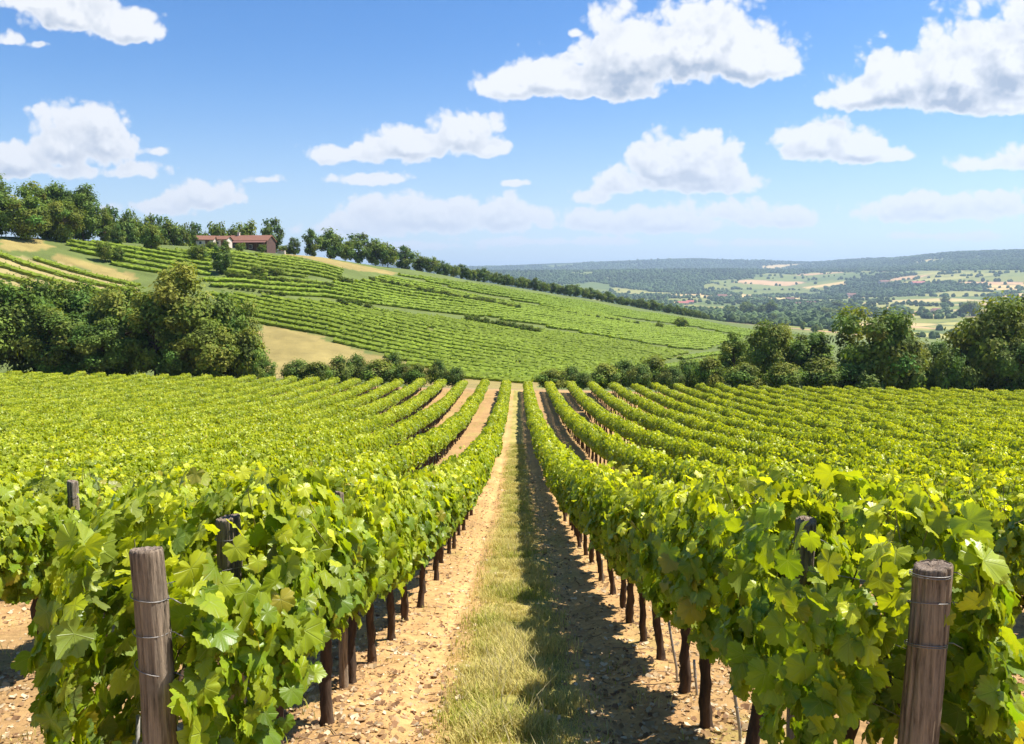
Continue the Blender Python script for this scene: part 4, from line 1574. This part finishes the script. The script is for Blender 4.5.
# lone bushes and hedges on the slope
for kind, u, vt, vb, w, lab in [
    ('far_c', 150, 224, 250, 24, 'round tree on the slope below the hilltop belt of trees'),
    ('far_a', 117, 226, 246, 16, 'smaller round tree left of the round slope tree'),
    ('far_c', 104, 240, 262, 18, 'dark bush on the slope below the hilltop wood'),
    ('far_b', 117, 246, 263, 14, 'dark bush touching the bush below the hilltop wood'),
    ('far_c', 198, 243, 262, 22, 'rounded bush on the slope beneath the pale sheds'),
    ('far_a', 222, 246, 274, 26, 'large dark round tree on the slope beneath the farmhouse'),
    ('far_c', 258, 266, 275, 18, 'low flat bush on the slope right of large round tree'),
    ('far_c', 212, 241, 251, 12, 'small bush in front of the pale shed farthest left'),
    ('far_c', 240, 242, 252, 12, 'small bush before the left half of farmhouse'),
    ('far_b', 226, 240, 250, 8, 'slim small bush at the gap between shed and farmhouse'),
    ('far_c', 262, 244, 253, 10, 'small bush before the right half of farmhouse'),
    ('far_c', 276, 267, 277, 20, 'low dark bush at the top of green plot below farmhouse'),
    ('far_c', 682, 317, 328, 17, 'rounded bush alone in the vines near right end of ridge'),
    ('far_c', 660, 322, 329, 10, 'tiny bush in the vines left of the lone ridge bush'),
]:
    p = ground_hit(u, vb)
    plant_tree(kind, u, vt, p[1], w, lab, None, 'shrub' if 'bush' in lab else 'tree', 'shrub' if 'bush' in lab else 'tree')
for i, (u0, v0, u1, v1, n, hp) in enumerate([(225, 277, 338, 290, 22, 6), (340, 282, 352, 285, 4, 6), (372, 283, 520, 310, 26, 6), (468, 322, 540, 334, 12, 7), (340, 304, 372, 308, 5, 6), (565, 314, 640, 326, 10, 4), (215, 287, 290, 297, 12, 4)]):
    b = []
    for k in range(n):
        f = (k + random.random() * .6) / n
        uu, vv = u0 + (u1 - u0) * f, v0 + (v1 - v0) * f
        p = ground_hit(uu, vv)
        plant_tree('far_c', uu, vv - hp * random.uniform(.7, 1.25), p[1], hp * random.uniform(1.2, 1.9),
                   ['dark bush in the hedge line crossing the upper slope under the farmhouse', 'bush in the short dark hedge at the end of the upper slope hedge',
                    'dark bush in the long hedge running down the slope below the ridge track', 'bush in the dark hedge in the middle of the hillside vines',
                    'bush in the very short dark hedge between two vine plots', 'bush in the thin hedge far right on the hillside', 'bush in the low hedge beside the left vine plots'][i],
                   'hedge bushes on the hillside ' + ['under the farmhouse', 'at the upper hedge end', 'below the ridge track', 'mid slope', 'between plots', 'far right', 'left plots'][i], 'shrub', 'shrub')


# ------------------------------------------------------------------ hillside vine rows
def hillside_rows():
    rg = np.random.default_rng(91)
    VV, CC, SV, SC, SQ, off = [], [], [], [], [], 0
    for pts, dr, spc, hh, gc in PLOTS:
        poly = np.array(wpoly(pts))
        pl_ = [tuple(p) for p in poly]
        a, b = ground_hit(*dr[0])[:2], ground_hit(*dr[1])[:2]
        d = (b - a) / np.linalg.norm(b - a)
        nrm = np.array([-d[1], d[0]])
        c = poly.mean(0)
        q = poly - c
        s, t = q @ d, q @ nrm
        hue = np.array([.20, .275, .022]) * rg.uniform(.93, 1.07) * np.array([rg.uniform(.94, 1.05), 1, 1])
        for tt in np.arange(t.min(), t.max(), spc):
            s_ = np.arange(s.min(), s.max(), 0.6)
            wav = 0.5 * np.sin(s_ / 23 + tt * .13)
            X = c[0] + d[0] * s_ + nrm[0] * (tt + wav)
            Y = c[1] + d[1] * s_ + nrm[1] * (tt + wav)
            m = in_poly(X, Y, pl_) & (Y > 97)
            u, v = project(np.stack([X, Y, np.zeros_like(X)], 1))
            m &= (u > -80) & (u < 1100)
            m &= fbm(s_ / 3.0, np.full_like(s_, tt), 95, 2) > .12
            if m.sum() < 6:
                continue
            Z = H(X, Y)
            n = len(X)
            # continuous leafy hedge, broken where vines are missing
            hgt = hh * (0.88 + 0.26 * rg.random(n))
            wd = (0.55 + 0.075 * spc) * (0.9 + 0.2 * rg.random(n))
            prof = [(-1.0, .16), (-1.05, .55), (-.45, .92), (.4, 1.0), (1.05, .6), (1.0, .15)]
            V = []
            for (o_, z_) in prof:
                ox = o_ * wd * (1 + .12 * rg.normal(size=n))
                jl = .12 * rg.normal(size=n)
                V.append(np.stack([X + nrm[0] * ox + d[0] * jl, Y + nrm[1] * ox + d[1] * jl, Z + hgt * z_ * (1 + .06 * rg.normal(size=n))], 1))
            V = np.stack(V, 1).reshape(-1, 3)
            g_ = np.nonzero(m[:-1] & m[1:])[0]
            for k in range(5):
                SQ.append(np.stack([g_ * 6 + k, (g_ + 1) * 6 + k, (g_ + 1) * 6 + k + 1, g_ * 6 + k + 1], 1) + off)
            off += len(V)
            SV.append(V)
            tone = 1 + .30 * (fbm(X / 18, Y / 18, 93, 2)[:, None] - .5)
            SC.append(np.repeat(hue * tone, 6, 0) * (1 + .16 * rg.normal(size=(n * 6, 1))).clip(.6, 1.5))
            # shoots sticking out
            X, Y, Z, hgt = X[m], Y[m], Z[m], hgt[m]
            n, k = len(X), 3
            al = rg.normal(size=(n, k)) * 0.4
            ac = rg.normal(size=(n, k)) * 0.5
            hz = hgt[:, None] * (.65 + .5 * rg.random((n, k)))
            P = np.stack([X[:, None] + d[0] * al + nrm[0] * ac, Y[:, None] + d[1] * al + nrm[1] * ac, Z[:, None] + hz], -1).reshape(-1, 3)
            N = norm(np.array([0, 0, .8]) + .5 * rg.normal(size=P.shape))
            T = norm(np.cross(N, rg.normal(size=P.shape)))
            B = np.cross(N, T)
            sz = (0.22 * rg.uniform(.7, 1.3, n * k))[:, None]
            VV.append(np.stack([P - T * sz, P - B * sz * .8, P + T * sz, P + B * sz * .8], 1).reshape(-1, 3))
            CC.append(np.repeat(np.repeat(hue * tone[m], k, 0) * (1.1 + .2 * rg.normal(size=(n * k, 1))).clip(.6, 1.7), 4, 0))
    V, C = np.concatenate(VV + SV), np.concatenate(CC + SC)
    nq = sum(len(v) for v in VV)
    Q = np.concatenate([np.arange(nq).reshape(-1, 4), np.concatenate(SQ) + nq])
    me = mesh_np('hillside_vines', V, [Q], M_HEDGE, C, None, False)
    tag(obj('hillside_vines', me), 'green vine rows covering the hillside under the farmhouse', 'vine rows', kind='stuff')


hillside_rows()

# ------------------------------------------------------------------ far valley: trees and woods
ICO = norm(np.array([(-1, 1.618, 0), (1, 1.618, 0), (-1, -1.618, 0), (1, -1.618, 0), (0, -1, 1.618), (0, 1, 1.618), (0, -1, -1.618), (0, 1, -1.618), (1.618, 0, -1), (1.618, 0, 1), (-1.618, 0, -1), (-1.618, 0, 1)]))
ICT = np.array([(0, 11, 5), (0, 5, 1), (0, 1, 7), (0, 7, 10), (0, 10, 11), (1, 5, 9), (5, 11, 4), (11, 10, 2), (10, 7, 6), (7, 1, 8), (3, 9, 4), (3, 4, 2), (3, 2, 6), (3, 6, 8), (3, 8, 9), (4, 9, 5), (2, 4, 11), (6, 2, 10), (8, 6, 7), (9, 8, 1)])


def valley_woods():
    rg = np.random.default_rng(101)
    n = 150000
    Y = 1000 * (9000 / 1000) ** rg.random(n)
    X = (rg.random(n) * 1.1 - 0.22) * Y
    fm = forest_mask(X, Y)
    b, e = valley_cells(X + (fbm(X / 200, Y / 200, 70, 2) - .5) * 80, Y)
    dens = n / math.log(9) / (1.1 * Y * Y)          # candidates per square metre
    want = np.where(fm > 0.62, 0.0055, np.where((e < 5.5) & (fbm(X / 260, Y / 260, 103, 2) > .46), 0.011, 0.000015))
    k = rg.random(n) < want / dens
    X, Y, fm = X[k], Y[k], fm[k]
    n = len(X)
    Z = H(X, Y)
    s = rg.uniform(3.0, 6.2, n) * (1 + Y / 7000)
    h = s * rg.uniform(.75, 1.2, n)
    sub = []
    jit = 0.75 + 0.5 * rg.random((n, 12))
    V = (np.stack([X, Y, Z + h * .6], 1)[:, None] + ICO[None] * jit[:, :, None] * np.stack([s, s, h], 1)[:, None]).reshape(-1, 3)
    T = (ICT[None] + (np.arange(n) * 12)[:, None, None]).reshape(-1, 3)
    C = np.array([.085, .125, .036]) * (0.65 + 0.7 * rg.random((n, 1)))
    C = C * (0.55 + 0.9 * fbm(X / 260, Y / 500, 104, 3)[:, None])
    C = np.repeat(C, 12, 0) * (0.8 + 0.4 * rg.random((n * 12, 1)))
    me = mesh_np('valley_woods', V, [T], attr_material('woods_mat', 0.9, 0.1), C, None, False)
    tag(obj('valley_woods', me), 'dark woods and hedgerows spread over the far valley and hills', 'woods', kind='stuff')
    print('woods', n)


valley_woods()
for kind, u, vt, vb, w, lab in [
    ('far_c', 648, 304, 313, 18, 'rounded valley tree left of the pink roofed farm'),
    ('far_a', 730, 306, 317, 14, 'valley tree left of the dense group by ochre field'),
    ('far_c', 748, 301, 316, 20, 'tallest tree of dense valley group by ochre field'),
    ('far_a', 762, 305, 316, 16, 'right tree of dense valley group by ochre field'),
    ('far_b', 772, 300, 316, 14, 'dark valley tree left of small red roof'),
    ('far_c', 830, 307, 316, 20, 'rounded valley tree right of the ochre field'),
    ('far_b', 838, 300, 309, 14, 'valley tree behind the rounded tree right of ochre field'),
    ('far_c', 706, 314, 321, 10, 'small round valley tree beyond the end of ridge'),
    ('far_c', 774, 313, 321, 9, 'little round tree in front of the ochre valley field'),
    ('far_b', 803, 321, 330, 6, 'slim dark tree in the green valley field'),
    ('far_c', 815, 324, 333, 10, 'small bush at the near edge of green valley field'),
    ('far_c', 970, 300, 316, 24, 'broad dark valley tree left of tall right edge tree'),
    ('far_a', 945, 296, 306, 10, 'small dark valley tree over the yellow meadow'),
]:
    p = ground_hit(u, vb, 700)
    plant_tree(kind, u, vt, p[1], w, lab, 'single trees in the valley', 'tree', 'tree')

# ------------------------------------------------------------------ buildings
M_WALLC = simple_material('cream_wall_mat', (.58, .47, .38), (.70, .60, .50), 1.2, bump=0.1)
M_WALLB = simple_material('brown_wall_mat', (.075, .042, .035), (.13, .075, .06), 1.5, bump=0.2)
M_ROOF = simple_material('tile_roof_mat', (.17, .075, .048), (.30, .145, .09), 3.0, (1, 4, 1), bump=0.6, dist=0.05)
M_ROOFD = simple_material('dark_roof_mat', (.16, .075, .055), (.26, .13, .095), 3.0, (1, 4, 1), bump=0.6, dist=0.05)
M_WIN = simple_material('window_glass_mat', (.02, .025, .03), (.05, .06, .07), 2, rough=0.15, bump=0, spec=0.5)
M_FRAME = simple_material('pale_frame_mat', (.62, .58, .52), (.72, .68, .62), 2, bump=0)
M_DOOR = simple_material('door_mat', (.13, .07, .04), (.18, .10, .06), 3)
M_STONE = simple_material('pale_stone_mat', (.52, .42, .34), (.72, .62, .52), 1.8, bump=0.5)


def gable(b, x0, x1, y0, y1, z0, zr, ov=0.4, th=0.22):
    """gabled roof, ridge along x"""
    ym = (y0 + y1) / 2
    for s, ye in ((-1, y0 - ov), (1, y1 + ov)):
        slope = (zr - z0) / ((y1 - y0) / 2)
        ze = z0 - slope * ov
        V = [(x0 - ov, ye, ze), (x1 + ov, ye, ze), (x1 + ov, ym, zr), (x0 - ov, ym, zr)]
        V += [(p[0], p[1], p[2] + th) for p in V]
        Q = [(0, 1, 2, 3), (4, 7, 6, 5), (0, 4, 5, 1), (1, 5, 6, 2), (2, 6, 7, 3), (3, 7, 4, 0)]
        b.add(V, None, Q)


def house(name, label, X, Y, L, D, Hh, Hr, rz, wall, roof, wins=(), door=None, chim=None, group=None, sink=0.6, lean=False):
    g = H(X, Y)[0]
    root = thing(name, label, 'house', (X, Y, g), rz, group)
    b = MB()
    b.box((-L / 2, -D / 2, -sink - 1.5), (L / 2, D / 2, Hh))
    # gable ends
    for x in (-L / 2 + .05, L / 2 - .05):
        V = [(x - .05, -D / 2 + .02, Hh), (x - .05, D / 2 - .02, Hh), (x - .05, 0, Hr - .04), (x + .05, -D / 2 + .02, Hh), (x + .05, D / 2 - .02, Hh), (x + .05, 0, Hr - .04)]
        b.add(V, [(0, 2, 1), (3, 4, 5)], [(0, 3, 5, 2), (1, 2, 5, 4)])
    obj('wall', b.mesh('wall', wall), root)
    r_ = MB()
    gable(r_, -L / 2, L / 2, -D / 2, D / 2, Hh, Hr)
    ro = obj('roof', r_.mesh('roof', roof), root)
    if chim:
        c = MB()
        c.box((chim - .35, -.35, Hr - .6), (chim + .35, .35, Hr + 1.0))
        c.box((chim - .45, -.45, Hr + 1.0), (chim + .45, .45, Hr + 1.15))
        obj('chimney', c.mesh('chimney', M_STONE), ro)
    for (wx, wz, ww, wh) in wins:
        f = MB()
        y = -D / 2
        t = .12
        f.box((wx - ww / 2 - t, y - .08, wz - t), (wx + ww / 2 + t, y - .002, wz))
        f.box((wx - ww / 2 - t, y - .08, wz + wh), (wx + ww / 2 + t, y - .002, wz + wh + t))
        f.box((wx - ww / 2 - t, y - .08, wz), (wx - ww / 2, y - .002, wz + wh))
        f.box((wx + ww / 2, y - .08, wz), (wx + ww / 2 + t, y - .002, wz + wh))
        fo = obj('window', f.mesh('window', M_FRAME), root)
        pz = MB()
        pz.box((wx - ww / 2, y - .03, wz), (wx + ww / 2, y - .004, wz + wh))
        obj('pane', pz.mesh('pane', M_WIN), fo)
    if door:
        d = MB()
        d.box((door - .6, -D / 2 - .06, -.3), (door + .6, -D / 2 - .003, 2.1))
        obj('door', d.mesh('door', M_DOOR), root)
    return root, g


# the farmhouse on the crest
def crest(u, off):
    Y = ridge_y(u) + off
    X = at(u, 250, Y)[0]
    return X, Y, H(X, Y)[0]


FX, FY, _ = crest(252, -7)
root, g = house('farmhouse', 'long dark brown farmhouse with low red tiled roof on hilltop', FX, FY, 13.0, 7.0, 3.0, 4.7, R(-6), M_WALLB, M_ROOF,
                [(-3.6, .6, 1.5, 1.1), (-1.2, .6, 1.5, 1.1), (1.0, .6, 1.2, 1.1), (4.6, .6, 1.1, 1.1)], 2.9, -4.3)
pr_ = MB()   # porch roof along the front
V = [(-4.4, -5.6, 2.2), (6.6, -5.6, 2.2), (6.6, -3.53, 2.8), (-4.4, -3.53, 2.8)]
V += [(p[0], p[1], p[2] + .16) for p in V]
pr_.add(V, None, [(0, 1, 2, 3), (4, 7, 6, 5), (0, 4, 5, 1), (1, 5, 6, 2), (2, 6, 7, 3), (3, 7, 4, 0)])
porch = obj('porch_roof', pr_.mesh('porch_roof', M_ROOFD), root)
for x in (-4.2, -1.5, 1.2, 3.9, 6.4):
    b = MB()
    b.box((x - .1, -5.5, -2.2), (x + .1, -5.3, 2.2))
    obj('porch_post', b.mesh('porch_post', M_DOOR), porch)
sp = crest(221, -6)
house('shed', 'small cream shed with orange roof beside left end of farmhouse', sp[0], sp[1] + 2, 3.9, 4.5, 2.4, 3.4, R(-4), M_WALLC, M_ROOF, [(-.7, .9, .7, .8)], .9)
sp = crest(204, -6)
house('shed', 'pale gabled shed farthest left of the farmhouse', sp[0], sp[1] + 2, 5.0, 5.0, 2.0, 3.2, R(10), M_WALLC, M_ROOF, [(-1.2, .7, .7, .8)], .8)
for u, v, L, hh, lab in [(270, 248.5, 2.6, 1.7, 'pale stone terrace block at right end of the farmhouse'), (281, 250.5, 2.4, 1.0, 'low pale rubble wall block farthest right of farmhouse')]:
    p = crest(u, -10)
    rt = thing('stone_wall', lab, 'wall', (p[0], p[1], p[2]), R(-8))
    b = MB()
    rg = np.random.default_rng(int(u))
    x = -L / 2
    while x < L / 2:
        w = rg.uniform(.35, .6)
        b.box((x, -.35, -.8), (x + w - .01, .35, hh * rg.uniform(.75, 1.1)))
        x += w
    obj('masonry', b.mesh('masonry', M_STONE), rt)
    b = MB()
    b.box((-L / 2 - .1, -.42, hh * 1.1 + .003), (L / 2 * .3, .42, hh * 1.1 + .12))
    obj('coping', b.mesh('coping', M_ROOF), rt)

M_RED = simple_material('red_roof_mat', (.42, .12, .10), (.55, .20, .15), 1.0, bump=0)
for u, v, L, lab in [(683, 305, 20, 'valley farmhouse with pink red roof left of the pale field'), (765, 314, 14, 'small red roofed house by the ochre valley field'),
                     (800, 306, 20, 'dark red barn among trees behind the ochre valley field'), (811, 305, 16, 'pale walled red roofed house right of the dark barn'),
                     (690, 304, 14, 'smaller red roofed house beside the pink roofed farm'), (918, 285, 26, 'long dim red roofed house by tan strip field on right'),
                     (884, 284, 20, 'pale house among trees below the wooded right hill'), (790, 301, 16, 'pale little house left of the dark barn'), (722, 298, 18, 'pale house alone in green valley fields'), (851, 297, 18, 'cream house between hedges right of the ochre field'),
                     (936, 312, 18, 'dark roofed house in hedge at the foot of yellow meadow')]:
    p = ground_hit(u, v, 700)
    k = p[1] / 1500
    house('farmhouse', lab, p[0], p[1], L * k, 9 * k, 4 * k, 7 * k, R(random.uniform(-20, 20)), M_WALLC, M_ROOFD if 'dark' in lab else M_ROOF if 'pale' in lab and 'red' not in lab or 'cream' in lab else M_RED, [(-L * k * .25, 1.2 * k, 1.4 * k, 1.5 * k), (L * k * .2, 1.2 * k, 1.4 * k, 1.5 * k)], None, None, 'farmhouses in the far valley')

# ------------------------------------------------------------------ air
hz = MB()
hz.box((-42000, -80, -140 + CAMZ), (42000, 27000, 640))
t = material('haze_mat')
t.n.remove(t.bsdf)
pv = t.new('ShaderNodeVolumePrincipled')
pv.inputs['Color'].default_value = (.62, .80, 1.0, 1)
pv.inputs['Density'].default_value = 0.00009
pv.inputs['Anisotropy'].default_value = 0.2
t.l.new(pv.outputs[0], t.out.inputs['Volume'])
tag(obj('haze', hz.mesh('haze', t.mat)), 'thin blue summer haze', 'haze', kind='stuff')
